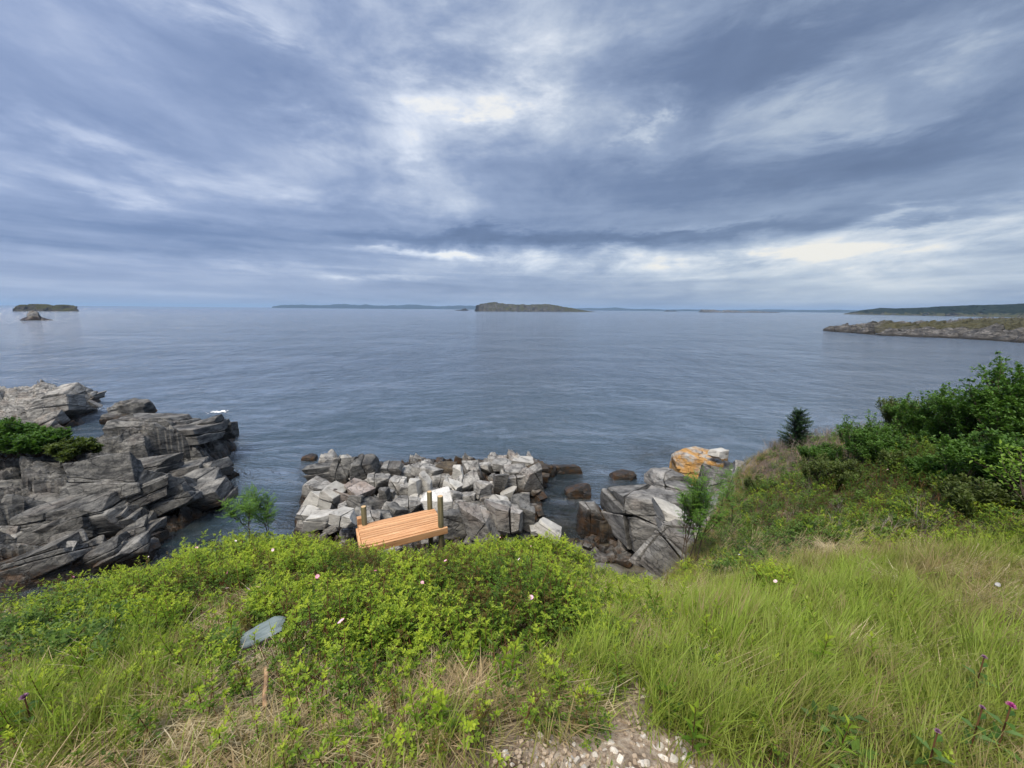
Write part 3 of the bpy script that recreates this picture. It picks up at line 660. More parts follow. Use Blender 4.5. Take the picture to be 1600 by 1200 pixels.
def ridge_island(name, pts, depth, mat, label, cat, seed, cell, base_z=0.0, kind=None, link_=True, jag=.25, step=None, flat=.35, cliffy=2.2):
    """pts = (u, v_top) skyline points; first and last lie on the water; v0 = waterline v. Built as a solid ridge at its true distance"""
    (v0, sky) = pts
    us = np.array([p_[0] for p_ in sky], float); vt = np.array([p_[1] for p_ in sky], float); uc = us.mean(); 
    vw = np.interp(us, [p_[0] for p_ in v0], [p_[1] for p_ in v0])
    fronts = np.array([W(a, b) for a, b in zip(us, vw)])[:, :2]
    tops = []
    for a, b, fp in zip(us, vt, fronts):
        c_ = fp * (1 + depth * flat / np.linalg.norm(fp)); d = ray(a, b); s_ = np.linalg.norm(c_) / np.hypot(d[0], d[1]); tops.append(max(CAMZ + d[2] * s_, .05))
    tops = np.array(tops)
    nU = int(max(60, (us[-1] - us[0]) * 1.6)) if step is None else step; nV = 26
    uu = np.linspace(0, 1, nU); ss = (us - us[0]) / (us[-1] - us[0])
    fx = np.interp(uu, ss, fronts[:, 0]); fy = np.interp(uu, ss, fronts[:, 1]); tz = np.interp(uu, ss, tops)
    vv = np.linspace(0, 1, nV); Uu, Vv = np.meshgrid(uu, vv, indexing='ij')
    dirx, diry = fx / np.hypot(fx, fy), fy / np.hypot(fx, fy)
    endt = np.clip(np.minimum(uu, 1 - uu) * 9, .12, 1)
    X = fx[:, None] + dirx[:, None] * depth * Vv * endt[:, None]; Y = fy[:, None] + diry[:, None] * depth * Vv * endt[:, None]
    prof = np.minimum(1, cliffy * 1.9 * Vv ** .8) * np.where(Vv < flat, .80 + .2 * Vv / flat, 1.0) * smooth(1.0, .72, Vv)
    nzv = fbm(X / cell, Y / cell, 0, 5, seed)
    Z = tz[:, None] * prof * (1 + jag * .35 * nzv * (Vv > .02)) + 0
    X = X + cell * .25 * fbm(X / cell * 1.7, Y / cell * 1.7, 3, 4, seed + 5) * (Vv < .5); Y = Y + cell * .3 * fbm(X / cell * 1.7, Y / cell * 1.7, 9, 4, seed + 6) * (Vv < .5)
    Z[:, 0] = -1; Z[:, -1] = -1; Z = np.where(Z < .02, -1, Z)
    o = mesh_np(name, np.stack([X, Y, Z], -1).reshape(-1, 3), grid_faces(nU, nV)[:, ::-1], mat, True, link_)
    tag(o, label, cat, None, kind); return o
ridge_island('island', ([(743, 486.5), (925, 487.5)], [(742, 485), (747, 477), (758, 473.5), (775, 473), (790, 475.5), (815, 476), (840, 476.5), (850, 475.5), (868, 477.5), (890, 481), (912, 485), (928, 487)]), 120, M['island'], 'long green topped island with a steep left end, mid horizon', 'island', 1, 22, cliffy=1.3)
ridge_island('sea_stack', ([(711, 485.5), (732, 485.5)], [(711, 485), (720, 484), (727, 481.5), (731, 484.5), (733, 485.3)]), 12, M['rock_far'], 'tiny pointed rock in the sea just left of the green island', 'rock', 2, 5, step=30)
ridge_island('island', ([(20, 486.5), (121, 486.5)], [(19, 486), (26, 479), (33, 476.5), (50, 476), (60, 474.8), (76, 476), (84, 478), (100, 476.5), (119, 478.5), (122, 486)]), 60, M['island'], 'low flat grey rock island on the horizon at far left', 'island', 3, 14, cliffy=1.6)
ridge_island('sea_stack', ([(35, 501), (84, 500.5)], [(35, 500.5), (41, 496.5), (44, 497), (48, 490), (52, 486.5), (57, 488), (59, 495.5), (70, 497.5), (84, 500)]), 22, M['rock_far'], 'small peaked rock with a low skirt in front of the far left island', 'rock', 4, 6, step=70)
ridge_island('reef', ([(32, 504.8), (42, 504.8)], [(32, 504.6), (36, 504), (42, 504.6)]), 6, M['rock_far'], 'low dark sliver of rock awash below the small peaked rock at far left', 'rock', 5, 4, step=20)
ridge_island('sea_stack', ([(1038, 486.9), (1058, 486.9)], [(1037, 486.7), (1042, 484), (1046, 485.4), (1050, 485.8), (1055, 485), (1058, 486.7)]), 30, M['rock_far'], 'two tiny sharp rocks on the horizon right of the green island', 'rock', 6, 12, step=36)
ridge_island('island', ([(1091, 488), (1218, 488.8)], [(1091, 487.4), (1096, 483.8), (1115, 484), (1127, 487), (1130, 484.5), (1150, 485.5), (1160, 487.2), (1175, 486), (1217, 488)]), 60, M['rock_far'], 'chain of low grey islets on the horizon right of centre', 'island', 7, 20, cliffy=1.6)
# the wooded headland and the low rocky point at the far right
hd = ridge_island('far_headland', ([(1320, 491.2), (1500, 494.5), (1700, 497.5), (2100, 506)], [(1319, 491), (1328, 487.8), (1345, 485.5), (1375, 482), (1400, 482), (1450, 480.5), (1490, 478.5), (1540, 476.5), (1600, 474.5), (1720, 474), (2100, 470)]), 500, [M['forest'], M['island']], 'far dark wooded headland along the horizon at right', 'headland', 8, 45, cliffy=1.4, flat=.30, step=420)
pf = hd.data; cz = np.array([p_.center[2] for p_ in pf.polygons]); ci = (cz < 7 + 4 * np.array([vnoise(i * .05, 0, 0, 4) for i in range(len(cz))])).astype(np.int32)
pf.polygons.foreach_set('material_index', ci)
pt_poly = [W(1283, 516.5), W(1330, 512.5), W(1420, 511), W(1500, 503), W(1600, 500), W(1900, 500), W(2100, 540), W(1800, 540), W(1600, 536), W(1560, 533), W(1500, 529), W(1440, 527), W(1380, 524.5), W(1340, 521), W(1300, 518.5)]
ang_p = math.atan2(pt_poly[8][1] - pt_poly[0][1], pt_poly[8][0] - pt_poly[0][0])
def pt_top(X, Y):
    return .8 + 1.4 * smooth(95, 190, X) + .5 * fbm(X * .05, Y * .05, 0, 3, 3)
V, F, gg = outcrop('', pt_poly, pt_top, .75, 5.0, R(10), 1.8, (.1, -.2), 61, 1.0, None, '', '', None, .26, .2, base=-1.2)
point = empty('rocky_point', (150, 150, 0), 'low rocky point with pale grass on top, reaching into the bay at right', 'rocky point')
m, n, out = material('point_rock')
g_ = n.new('ShaderNodeNewGeometry'); pos = g_.outputs['Position']; gt = n.new('ShaderNodeAttribute', attribute_name='grassy').outputs['Fac']
f1 = n.noise(n.mapv(pos, scale=(.35, .35, 1.2)), 1, 8, .7, .4); f2 = n.noise(pos, 1.8, 5, .7)
rk = n.ramp(n.m('ADD', n.m('MULTIPLY', f1, .7), n.m('MULTIPLY', f2, .3)), [(.36, (.02, .02, .022)), (.5, (.085, .082, .08)), (.64, (.24, .225, .21)), (.8, (.36, .34, .31))])
rk = n.mix(n.mr(n.sep(pos)[2], .2, 1.3, 1, 0), rk, (.03, .028, .026))
gs = n.ramp(f1, [(.35, (.045, .045, .026)), (.6, (.085, .078, .042)), (.8, (.16, .14, .085))])
principled(n, out, n.mix(gt, rk, gs), .9, .1, f1, 1.0, .9); M['point'] = m
sdp = poly_sd(V[:, 0], V[:, 1], [p_[:2] for p_ in pt_poly])
gra = smooth(10, 20, sdp + 4 * fbm(V[:, 0] * .06, V[:, 1] * .06, 0, 3, 9)) * smooth(110, 150, V[:, 0])
child(mesh_np('bedrock', V, F, M['point'], True, sharp=35, attrs={'grassy': gra}), point)
# hills beyond the bay
def hills(name, us, vt, dist, seed):
    X, Z = [], []
    cols = []
    for a, b in zip(us, vt):
        d = ray(a, b); s_ = dist / math.hypot(d[0], d[1]); cols.append((d[0] * s_, d[1] * s_, max(CAMZ + d[2] * s_, -1)))
    cols = np.array(cols); t0_ = np.linspace(0, 1, len(cols)); tt_ = np.linspace(0, 1, 220)
    cx, cy_, cz_ = [np.interp(tt_, t0_, cols[:, k]) for k in range(3)]
    cz_ = cz_ * (1 + .18 * fbm(tt_ * 22, 0, 0, 4, seed)) ; nV = 9; P = []
    for j in range(nV):
        f = j / (nV - 1); k = 1 + (f - .0) * .35; hh_ = np.sin(np.clip(f * 1.25, 0, 1) * math.pi) ** .7 if j else 0 * tt_
        zz = cz_ * hh_ * (1.0 if j else 0) * k + (-2 if j in (0, nV - 1) else 0)
        P.append(np.stack([cx * k * .86, cy_ * k * .86, zz], -1))
    P = np.stack(P, 1)
    return tag(mesh_np(name, P.reshape(-1, 3), grid_faces(220, nV)[:, ::-1], M['hill'], True, True), kind='structure')
hills('hills', [425, 440, 470, 500, 530, 560, 590, 620, 640, 680, 720, 760, 800], [479.6, 477.5, 476.8, 478, 476.5, 477, 478, 478.2, 476.5, 477.5, 478.5, 479, 480], 9000, 3)
hills('hills', [780, 830, 880, 925, 960, 1000, 1050, 1100, 1150, 1200, 1250, 1300, 1340, 1400], [483, 483, 482.5, 482.2, 481.8, 483.3, 483.5, 484, 484.2, 484.3, 484.8, 484.6, 485, 486], 9500, 5)
# ------------------------------------------------------------------ boulders below the bluff
def zoomA(X, Y): return 440 + X / 3.2, 640 + Y / 3.2
def zoomB(X, Y): return 840 + X / 3.2, 640 + Y / 3.2
def depth_of(p_): return p_[1] * math.cos(PITCH) + (CAMZ - p_[2]) * math.sin(PITCH)
LEDGE = [W(478, 800), W(480, 765), W(497, 732), W(530, 722), W(600, 726), W(700, 724), (W(800, 722)), W(838, 728), W(848, 760), W(838, 790), W(838, 850, 0), W(780, 890), W(600, 890), W(462, 860), W(462, 812)]
V, F, gl_ = outcrop('', LEDGE, lambda X, Y: .35 + .15 * fbm(X * .3, Y * .3, 0, 3, 6) + .25 * smooth(14.5, 12, Y), 1.6, .9, R(75), 1.5, (.1, .35), 71, .09, None, '', '', None, .45, .3)
ledge = empty('rock_ledge', (-3, 15, 0), 'grey bedrock ledge with small stones under the boulder pile below the wooden landing', 'rock ledge')
child(mesh_np('bedrock', V, F, M['rock'], True, sharp=30), ledge); lz = sampler(*gl_)
BOUL = [ # X, Y, w, h in the enlarged photograph; material key; yaw, tilt; look
 (225,315,110,110,'rock_dark',20,0,'broad dark blocky boulder at the far left corner of the seaward row'),
 (312,310,120,125,'rock_dark',-10,8,'tall dark cracked boulder, second from the left end of the seaward row'),
 (420,300,115,115,'rock_dark',10,-14,'tall dark boulder with a flat slanting top, third in the seaward row'),
 (553,298,88,66,'rock_dark',0,5,'low dark boulder behind a small round stone, left part of the seaward row'),
 (578,328,50,38,'rock',30,0,'small rounded grey stone in front of the low dark seaward boulder'),
 (640,325,76,60,'rock',10,0,'squat grey boulder just left of the middle of the seaward row'),
 (738,310,100,52,'rock',-15,6,'low wide boulder with a pointed right end, middle of the seaward row'),
 (828,297,84,40,'rock_weed',5,0,'low weed darkened boulder at the water edge behind the middle of the pile'),
 (880,322,38,76,'rock_pale',0,0,'narrow pale upright boulder standing like a post in the seaward row'),
 (958,312,78,98,'rock',14,-18,'leaning grey slab with a pointed foot, right of the pale upright boulder'),
 (1022,290,58,52,'rock',0,0,'small square boulder behind the leaning slab at the water edge'),
 (1092,280,80,56,'rock',12,6,'angular grey boulder at the water edge, third from the right end'),
 (1205,268,105,46,'rock_pale',-8,0,'flat pale slab boulder at the seaward right corner'),
 (1278,300,84,62,'rock_weed',20,0,'dark weedy boulder half in the water at the right end of the pile'),
 (1312,342,46,48,'rock_weed',0,0,'small dark weedy boulder, outermost at the right end of the pile'),
 (188,392,118,84,'rock',-20,10,'wedge shaped boulder stepping down to the water at the left edge of the pile'),
 (292,402,84,62,'rock_warm',8,0,'small pinkish boulder behind the sloping pale slabs at left'),
 (385,405,112,78,'rock_warm',-18,12,'pinkish boulder with a ridge top left of the middle'),
 (492,362,112,84,'rock',12,8,'blocky boulder directly in front of the gap in the seaward row'),
 (585,385,92,92,'rock',5,-4,'chunky boulder with a flat top, left of the twin upright slabs'),
 (620,415,44,84,'rock',0,-6,'thin upright slab leaning on the chunky flat topped boulder'),
 (664,410,50,118,'rock_pale',4,-4,'left one of the twin tall upright slabs behind the landing'),
 (722,402,58,118,'rock_pale',-4,3,'right one of the twin tall upright slabs behind the landing'),
 (792,350,96,48,'rock',16,0,'low wide boulder just above the big white boulder'),
 (850,392,88,82,'rock_pale',-22,8,'pale faceted boulder up and right of the big white boulder'),
 (925,382,98,92,'rock',8,-10,'big grey boulder at the centre right of the pile with a rounded back'),
 (1003,402,64,76,'rock',30,12,'mid sized triangular boulder right of the rounded back boulder'),
 (1086,368,58,88,'rock_dark',0,4,'dark upright boulder at the left flank of the big stacked block'),
 (1165,315,118,66,'rock',6,0,'wide boulder lying behind the big stacked block at right'),
 (1172,375,104,96,'rock',-6,0,'big stacked block with a split top near the right end'),
 (1246,350,104,130,'rock',18,-12,'largest slab sided boulder sloping to the water at the right end'),
 (185,478,84,120,'rock_pale',-30,20,'steep pale slab sloping left into the water at the left edge'),
 (245,470,90,130,'rock_pale',-12,14,'pale pyramid boulder left of the landing posts'),
 (130,520,84,56,'rock_pale',-10,8,'low pale boulder nearest the water at the lower left corner'),
 (330,470,90,120,'rock_warm',-24,18,'pinkish sloping boulder between the pale pyramid and the left post'),
 (372,480,54,90,'rock',-20,12,'narrow leaning slab behind the left landing post'),
 (472,470,88,56,'rock_dark',15,6,'dark rounded boulder just right of the left landing post'),
 (515,430,34,72,'rock_dark',0,-6,'thin dark upright slab between the rounded boulder and the chunky one'),
 (548,432,34,74,'rock',0,-6,'thin grey upright slab next to the thin dark one'),
 (620,480,128,66,'rock',4,0,'broad low rounded boulder directly behind the landing deck'),
 (560,502,86,50,'rock_dark',-25,8,'dark angular boulder at the left foot of the broad low one'),
 (662,448,38,42,'rock_pale',0,0,'small pale block at the foot of the twin upright slabs'),
 (772,458,128,98,'rock_white',6,0,'big smooth white boulder right behind the two tall landing posts'),
 (862,452,62,84,'rock',12,10,'grey boulder touching the right side of the big white boulder'),
 (930,445,78,64,'rock',-8,0,'grey boulder with a dark hollow below the rounded back boulder'),
 (1012,442,76,56,'rock',22,0,'mid sized boulder in the middle of the right half of the pile'),
 (1085,462,100,58,'rock_pale',10,4,'pale slanted boulder above the big cracked front boulder'),
 (1124,432,56,52,'rock_pale',0,0,'small pale block left of the dark round boulder'),
 (1196,462,90,58,'rock_dark',6,0,'smooth dark round boulder at the right edge below the stacked block'),
 (512,530,74,46,'rock_dark',0,0,'small dark boulder just over the left back corner of the landing'),
 (440,535,88,46,'rock',12,0,'low grey boulder touching the left landing post'),
 (308,535,108,56,'rock_pale',-14,6,'low pale boulder peeping over the rose leaves left of the landing'),
 (200,548,108,44,'rock_pale',8,0,'flat pale boulder peeping over the rose leaves at far left'),
 (692,496,64,26,'rock_pale',0,0,'flat pale stone squeezed between the landing and the white boulder'),
 (892,490,62,44,'rock',0,10,'small boulder at the top of the big front blocks, nearest the white boulder'),
 (982,484,60,44,'rock_dark',20,0,'small dark boulder at the top of the middle front block'),
 (862,562,104,120,'rock_dark',5,0,'big dark front block just right of the tall landing post'),
 (990,560,160,140,'rock',-6,0,'big cracked grey front block in the middle of the near row'),
 (1120,545,170,150,'rock',10,0,'biggest rugged front block above the rose hedge, right of the middle'),
 (1215,535,78,110,'rock_dark',0,6,'steep dark front block at the right end of the near row'),
 (1335,594,105,72,'rock_pale',-30,14,'white angular boulder leaning over at the right end just behind the roses'),
 (1282,602,70,50,'rock_pale',10,0,'small pale boulder tucked left of the white leaning boulder'),
]
M['rock_warm'] = rock_mat('pinkish_rock', (.22, .19, .172), (.36, .315, .285), .6, .3)
def boulder(u, v, w_px, h_px, z, mat, yaw, tilt, label, seed, grp, res=12, sc=1.0, dfac=.9, nm='boulder', box=.5):
    p_ = W(u, v, z); dp = depth_of(p_); w_ = w_px * dp / FPX * 1.16 * sc; d_ = w_ * dfac; h_ = max(h_px * dp / FPX * 1.25 - .38 * d_, .45 * w_) * sc * 1.15
    big = w_px > 26 and 'white' not in mat and 'weed' not in mat; rot_ = (R(-tilt * .6), R(tilt), R(yaw))
    rib = mat == 'ribbed'; ms_ = crisp_rock('rock_piece', seed, (w_ * 1.08, d_ * 1.08, h_ * 1.08), M[mat], 9 if rib else 6, (3 if rib else 2 if w_px > 36 else 1) if big else 0, .045 if rib else .03, rib or seed % 4 == 0, .016 if w_px > 60 else .024, .2)
    if mat == 'rock_lichen': ms_ = [rock_mesh(nm, 3117, (w_, d_, h_ * 1.25), 18, 14, 3, .03, .04, mat=M[mat], strat=.02).data]
    if len(ms_) == 1:
        o = bpy.data.objects.new(nm, ms_[0]); o.location = tuple(p_); o.rotation_euler = rot_; COL.objects.link(o)
    else:
        o = bpy.data.objects.new(nm, None); o.location = tuple(p_); o.rotation_euler = rot_; COL.objects.link(o)
        for me in ms_: c_ = bpy.data.objects.new('rock_piece', me); COL.objects.link(c_); c_.parent = o
    return tag(o, label, 'boulder', grp)
for i, (X_, Y_, w_, h_, mk, yw, tl, lb) in enumerate(BOUL):
    u_, v_ = zoomA(X_, Y_); p0 = W(u_, v_ + h_ / 6.4 * .6, .6)
    zc = float(lz(p0[0], p0[1])) * .6 + .30
    zc = max(zc, .35) + h_ / 3.2 * 19 / FPX * .30
    if Y_ > 500: zc += .35
    boulder(u_, v_, w_ / 3.2, h_ / 3.2, zc, mk, yw, tl, lb, 1000 + i * 7, 'boulders piled on the shore below the landing', sc=.93)
# small stones between them belong to the ledge
rs = np.random.default_rng(5)
shared = [crisp_rock('stone', 2000 + k, (1, rs.uniform(.5, 1), rs.uniform(.4, .8)), M['rock'], 6, 0, .03)[0] for k in range(12)]
for k in range(300):
    u_ = rs.uniform(485, 850); v_ = rs.uniform(735, 850); q_ = W(u_, v_, .9)
    o = bpy.data.objects.new('stone', shared[k % 12]); s_ = rs.uniform(.25, .72) ; o.scale = (s_,) * 3
    o.location = (q_[0], q_[1], float(lz(q_[0], q_[1])) + s_ * .2); o.rotation_euler = tuple(rs.uniform(-.6, .6, 2)) + (rs.uniform(0, 6.3),); child(o, ledge)
for k in range(26):      # foot of the headland
    p_ = W(rs.uniform(20, 245), rs.uniform(855, 890), .3); o = bpy.data.objects.new('stone', shared[k % 12]); s_ = rs.uniform(.3, .8); o.scale = (s_,) * 3
    o.location = (p_[0], p_[1], float(hz(p_[0], p_[1])) + .1); o.rotation_euler = tuple(rs.uniform(-.6, .6, 2)) + (rs.uniform(0, 6.3),); child(o, headland)

RB = [ # right hand rocks: X, Y, w, h, z, mat, yaw, tilt, depth factor, label
 (545, 520, 300, 340, 1.5, 'ribbed', 18, 6, 1.1, 'huge ribbed grey rock with a domed top on the shore right of centre'),
 (640, 345, 150, 110, 1.5, 'ribbed', 10, 0, 1.0, 'grey rock with a flat broken top directly behind the huge ribbed rock'),
 (800, 280, 215, 130, 1.25, 'rock_lichen', -14, 0, .9, 'big orange and white lichen covered boulder by the water'),
 (905, 222, 66, 50, 2.2, 'rock_pale', 25, 10, .8, 'small white topped block perched on the right end of the lichen boulder'),
 (700, 420, 190, 130, 1.6, 'ribbed', 24, 10, 1.0, 'low cracked rock between the huge ribbed rock and the small rowan'),
 (900, 330, 170, 90, 1.2, 'rock_dark', 0, 0, 1.0, 'dark low rock at the foot of the lichen boulder'),
 (985, 315, 70, 50, 1.4, 'rock_pale', 0, 0, .8, 'white splashed stone right of the lichen boulder'),
 (655, 700, 150, 270, 3.2, 'ribbed', -32, 34, .7, 'long pale slab leaning against the bank beside the rowan'),
 (690, 560, 170, 130, 3.0, 'rock_pale', -20, 20, .8, 'rounded pale top of rock behind the rowan stem'),
 (265, 555, 96, 150, .7, 'rock_tide', 0, 0, .9, 'square topped boulder standing in the shallow water with brown weed round its foot'),
 (340, 600, 80, 120, .5, 'rock_weed', 10, 0, 1.0, 'dark weedy boulder wedged beside the square topped one'),
 (395, 560, 80, 150, .9, 'rock_weed', 0, -8, 1.0, 'narrow dark weedy rock against the left side of the huge ribbed rock'),
 (1040, 345, 130, 150, 1.9, 'ribbed', 35, 28, .9, 'grey slab sloping off the bank to the sea below the spruce'),
 (955, 440, 130, 170, 2.3, 'ribbed', 32, 30, .9, 'steep grey slab on the bank behind the thin sapling'),
]
M['ribbed'] = rock_mat('ribbed_grey_rock', (.125, .122, .117), (.27, .262, .248), .25, .3, streak=(.2, 1.2, .3), crackw=.018)
M['rock_tide'] = rock_mat('half_weedy_rock', (.18, .175, .165), (.32, .315, .30), .2, 1.5)
for i, (X_, Y_, w_, h_, z_, mk, yw, tl, df, lb) in enumerate(RB):
    u_, v_ = zoomB(X_, Y_)
    boulder(u_, v_, w_ / 3.2, h_ / 3.2, z_, mk, yw, tl, lb, 3100 + i * 5, 'rocks along the right hand shore', 22 if w_ > 140 else 12, dfac=df)
for (u_, v_, w_, d_, h_, lb) in ((904, 774, 1.15, .8, .5, 'brown weed covered rock awash in the shallows right of the boulder pile'), (974, 745, 1.3, .8, .35, 'low dark rock awash left of the lichen boulder'),
        (884, 737, 1.7, .6, .4, 'long thin dark rock awash off the right end of the boulder pile'), (484, 718, .9, .5, .3, 'tiny dark rock awash left of the boulder pile'), (856, 741, .8, .8, .6, 'dark weedy knob of rock touching the right end of the pile'),
        (352, 746, 1.0, .5, .3, 'dark weedy ledge of rock awash at the headland tip')):
    p_ = W(u_, v_, 0); o = rock_mesh('awash_rock', int(u_), (w_, d_, h_ * 1.8), 12, 9, 2, .06, .03, mat=M['rock_weed']); o.location = (p_[0], p_[1], .0); COL.objects.link(o); tag(o, lb, 'rock')
# submerged stones and weed: part of the sea bed, seen dimly through the shallows
for k in range(150):
    p_ = W(rs.uniform(840, 1000), rs.uniform(745, 840), -.5); o = bpy.data.objects.new('stone', shared[k % 12]); s_ = rs.uniform(.3, .9); o.scale = (s_, s_, s_ * .6)
    o.location = (p_[0], p_[1], max(min(float(ground_z(p_[0], p_[1])), -.15), -.7) - .05); o.rotation_euler = (0, 0, rs.uniform(0, 6)); COL.objects.link(o); o.parent = ground
# shingle at the foot of the bank between roses and huge rock
for k in range(90):
    u_ = rs.uniform(845, 1010); v_ = rs.uniform(828, 875); p_ = W(u_, v_, .4); o = bpy.data.objects.new('stone', shared[k % 12]); s_ = rs.uniform(.15, .5); o.scale = (s_,) * 3
    o.location = (p_[0], p_[1], float(ground_z(p_[0], p_[1])) + s_ * .2); o.rotation_euler = tuple(rs.uniform(-.5, .5, 2)) + (rs.uniform(0, 6),); COL.objects.link(o); o.parent = ground

# a lick of white water off the headland
fv = []; p_ = W(342, 643, .04); ff = bmesh.new()
for k in range(46):
    a_ = rs.normal(0, 1, 2) * np.array([.36, .2]); r_ = rs.uniform(.02, .08) * (1.2 - min(np.hypot(*(a_ / np.array([.42, .28]))) * .3, .9))
    bmesh.ops.create_icosphere(ff, subdivisions=1, radius=r_, matrix=Matrix.Translation((a_[0], a_[1], 0)) @ Matrix.Diagonal((2.2, 1.2, .4, 1)))
me = bpy.data.meshes.new('sea_foam'); ff.to_mesh(me); ff.free(); m, n, out = material('white_water'); principled(n, out, (.85, .87, .88, 1), .7, .3); me.materials.append(m)
fo = bpy.data.objects.new('sea_foam', me); fo.location = tuple(p_); COL.objects.link(fo); tag(fo, 'small patch of white foam on the water off the headland', 'foam', kind='stuff')

# ------------------------------------------------------------------ the wooden landing
m, n, out = material('new_lumber')
o_ = n.new('ShaderNodeTexCoord').outputs['Object']; rd = n.new('ShaderNodeObjectInfo').outputs['Random']
oo = n.vm('ADD', o_, n.comb(n.m('MULTIPLY', rd, 31.0), n.m('MULTIPLY', rd, 17.0), 0.0))
g1_ = n.noise(n.mapv(oo, scale=(1.2, 22, 22)), 2.0, 6, .6, .8); kn = n.voro(n.mapv(oo, scale=(2.2, 9, 9)), 1.0); kn = n.mr(kn, .03, .12, 1, 0)
c_ = n.ramp(g1_, [(.3, (.40, .19, .085)), (.5, (.56, .30, .15)), (.7, (.70, .44, .25))]); c_ = n.vm('SCALE', c_, scale=n.mr(rd, 0, 1, .82, 1.1))
c_ = n.mix(n.m('MULTIPLY', kn, .7), c_, (.20, .09, .04)); principled(n, out, c_, .65, .25, g1_, .3, .004); M['wood'] = m
m, n, out = material('treated_post')
o_ = n.new('ShaderNodeTexCoord').outputs['Object']; g1_ = n.noise(n.mapv(o_, scale=(30, 30, 3)), 1.0, 6, .65, .4)
sd_ = n.sep(o_)[2]; principled(n, out, n.ramp(g1_, [(.3, (.06, .055, .03)), (.5, (.12, .105, .058)), (.7, (.20, .17, .10))]), .8, .2, g1_, .6, .006); M['post'] = m
m, n, out = material('sawn_end'); principled(n, out, (.52, .36, .20, 1), .8, .2); M['sawn'] = m
def boxmesh(name, L, Wd, H, mat, bev=.004, warp=0.0):
    b = bmesh.new(); bmesh.ops.create_cube(b, size=1, matrix=Matrix.Diagonal((L, Wd, H, 1)))
    bmesh.ops.bevel(b, geom=b.edges[:], offset=bev, segments=1, affect='EDGES'); me = bpy.data.meshes.new(name); b.to_mesh(me); b.free(); me.materials.append(mat); return me
ZD = CAMZ - 3.55
Bk, Lf, Fr = W(679, 796, ZD), W(572, 820, ZD), W(694, 823.5, ZD)
ub = (Lf - Bk); blen = np.linalg.norm(ub[:2]); ub /= blen; ang = math.atan2(ub[1], ub[0])
nb_ = np.array([-ub[1], ub[0]]);  nb_ = nb_ if nb_ @ (Fr - Bk)[:2] > 0 else -nb_
wid = abs(nb_ @ (Fr - Bk)[:2])
print('DECK', blen, wid, (Fr - Bk)[:2] @ ub[:2])
deck = empty('wooden_landing', (Bk[0], Bk[1], ZD), 'new orange brown plank landing with round posts at the edge of the bluff', 'landing')
skew = (Fr - Bk)[:2] @ ub[:2]
nbd = 10; pitch_ = wid / nbd; LB = blen + .12
for k in range(nbd):
    t_ = (k + .5) * pitch_; me = boxmesh('deck_board', LB + random.uniform(-.02, .02), pitch_ - .009, .036, M['wood'])
    o = bpy.data.objects.new('deck_board', me); s0 = skew * (k + .5) / nbd
    cx, cy_ = Bk[0] + ub[0] * (LB / 2 + s0) + nb_[0] * t_, Bk[1] + ub[1] * (LB / 2 + s0) + nb_[1] * t_
    o.location = (cx, cy_, ZD + random.uniform(-.002, .002)); o.rotation_euler = (0, 0, ang + R(random.uniform(-.15, .15))); child(o, deck)
def deckpt(a, b): return Bk[0] + ub[0] * a + nb_[0] * b, Bk[1] + ub[1] * a + nb_[1] * b
for k, (a, b, L, w_, h_, z_) in enumerate(((LB / 2 + skew + .05, wid + .022, LB + .06, .04, .11, -.05), (LB / 2, -.022, LB, .04, .14, -.064))):
    o = bpy.data.objects.new('rim_joist', boxmesh('rim_joist', L, w_, h_, M['wood'])); x_, y_ = deckpt(a - (.07 if k == 0 else 0), b); o.location = (x_, y_, ZD + z_); o.rotation_euler = (0, 0, ang); child(o, deck)
for a in (.06, .7, 1.3):
    o = bpy.data.objects.new('joist', boxmesh('joist', wid - .01, .038, .13, M['wood'])); x_, y_ = deckpt(a + skew / 2, wid / 2); o.location = (x_, y_, ZD - .088); o.rotation_euler = (0, 0, ang + math.atan2(-nb_[0] * ub[1] + nb_[1] * ub[0], nb_[0] * ub[0] + nb_[1] * ub[1]) * 0 + math.pi / 2); child(o, deck)
def post(u, vbase, vtop, rad, down=1.6, lab=None):
    p_ = W(u, vbase, ZD); d = ray(u, vtop); s_ = math.hypot(p_[0], p_[1]) / math.hypot(d[0], d[1]); ht = CAMZ + d[2] * s_ - ZD
    b = bmesh.new(); r_ = bmesh.ops.create_cone(b, cap_ends=True, segments=20, radius1=rad * 1.03, radius2=rad, depth=ht + down, matrix=Matrix.Translation((0, 0, (ht - down) / 2)))
    for f in b.faces:
        if f.normal.z > .9: f.material_index = 1
        f.smooth = abs(f.normal.z) < .5
    tope = [e for e in b.edges if all(v_.co.z > ht - .01 for v_ in e.verts)]; bmesh.ops.bevel(b, geom=tope, offset=.006, segments=1, affect='EDGES')
    for v_ in b.verts: v_.co.x += .004 * math.sin(v_.co.z * 5)
    me = bpy.data.meshes.new('post'); b.to_mesh(me); b.free(); me.materials.append(M['post']); me.materials.append(M['sawn'])
    o = bpy.data.objects.new('post', me); o.location = tuple(p_); child(o, deck); 
    if lab: o['label'] = lab
post(671.5, 796, 768, .045, lab='round green treated post at the back right corner'); post(689, 823.5, 775, .047, lab='tallest round green treated post at the front right corner'); post(569.5, 821, 791, .043, lab='round green treated post at the left end')
o = bpy.data.objects.new('post', boxmesh('post', .09, .09, 1.2, M['wood'])); p_ = W(562.5, 815, ZD + .02); o.location = (p_[0], p_[1], ZD - .50); o.rotation_euler = (0, 0, ang); child(o, deck); o['label'] = 'short square new wood stub post at the left end'
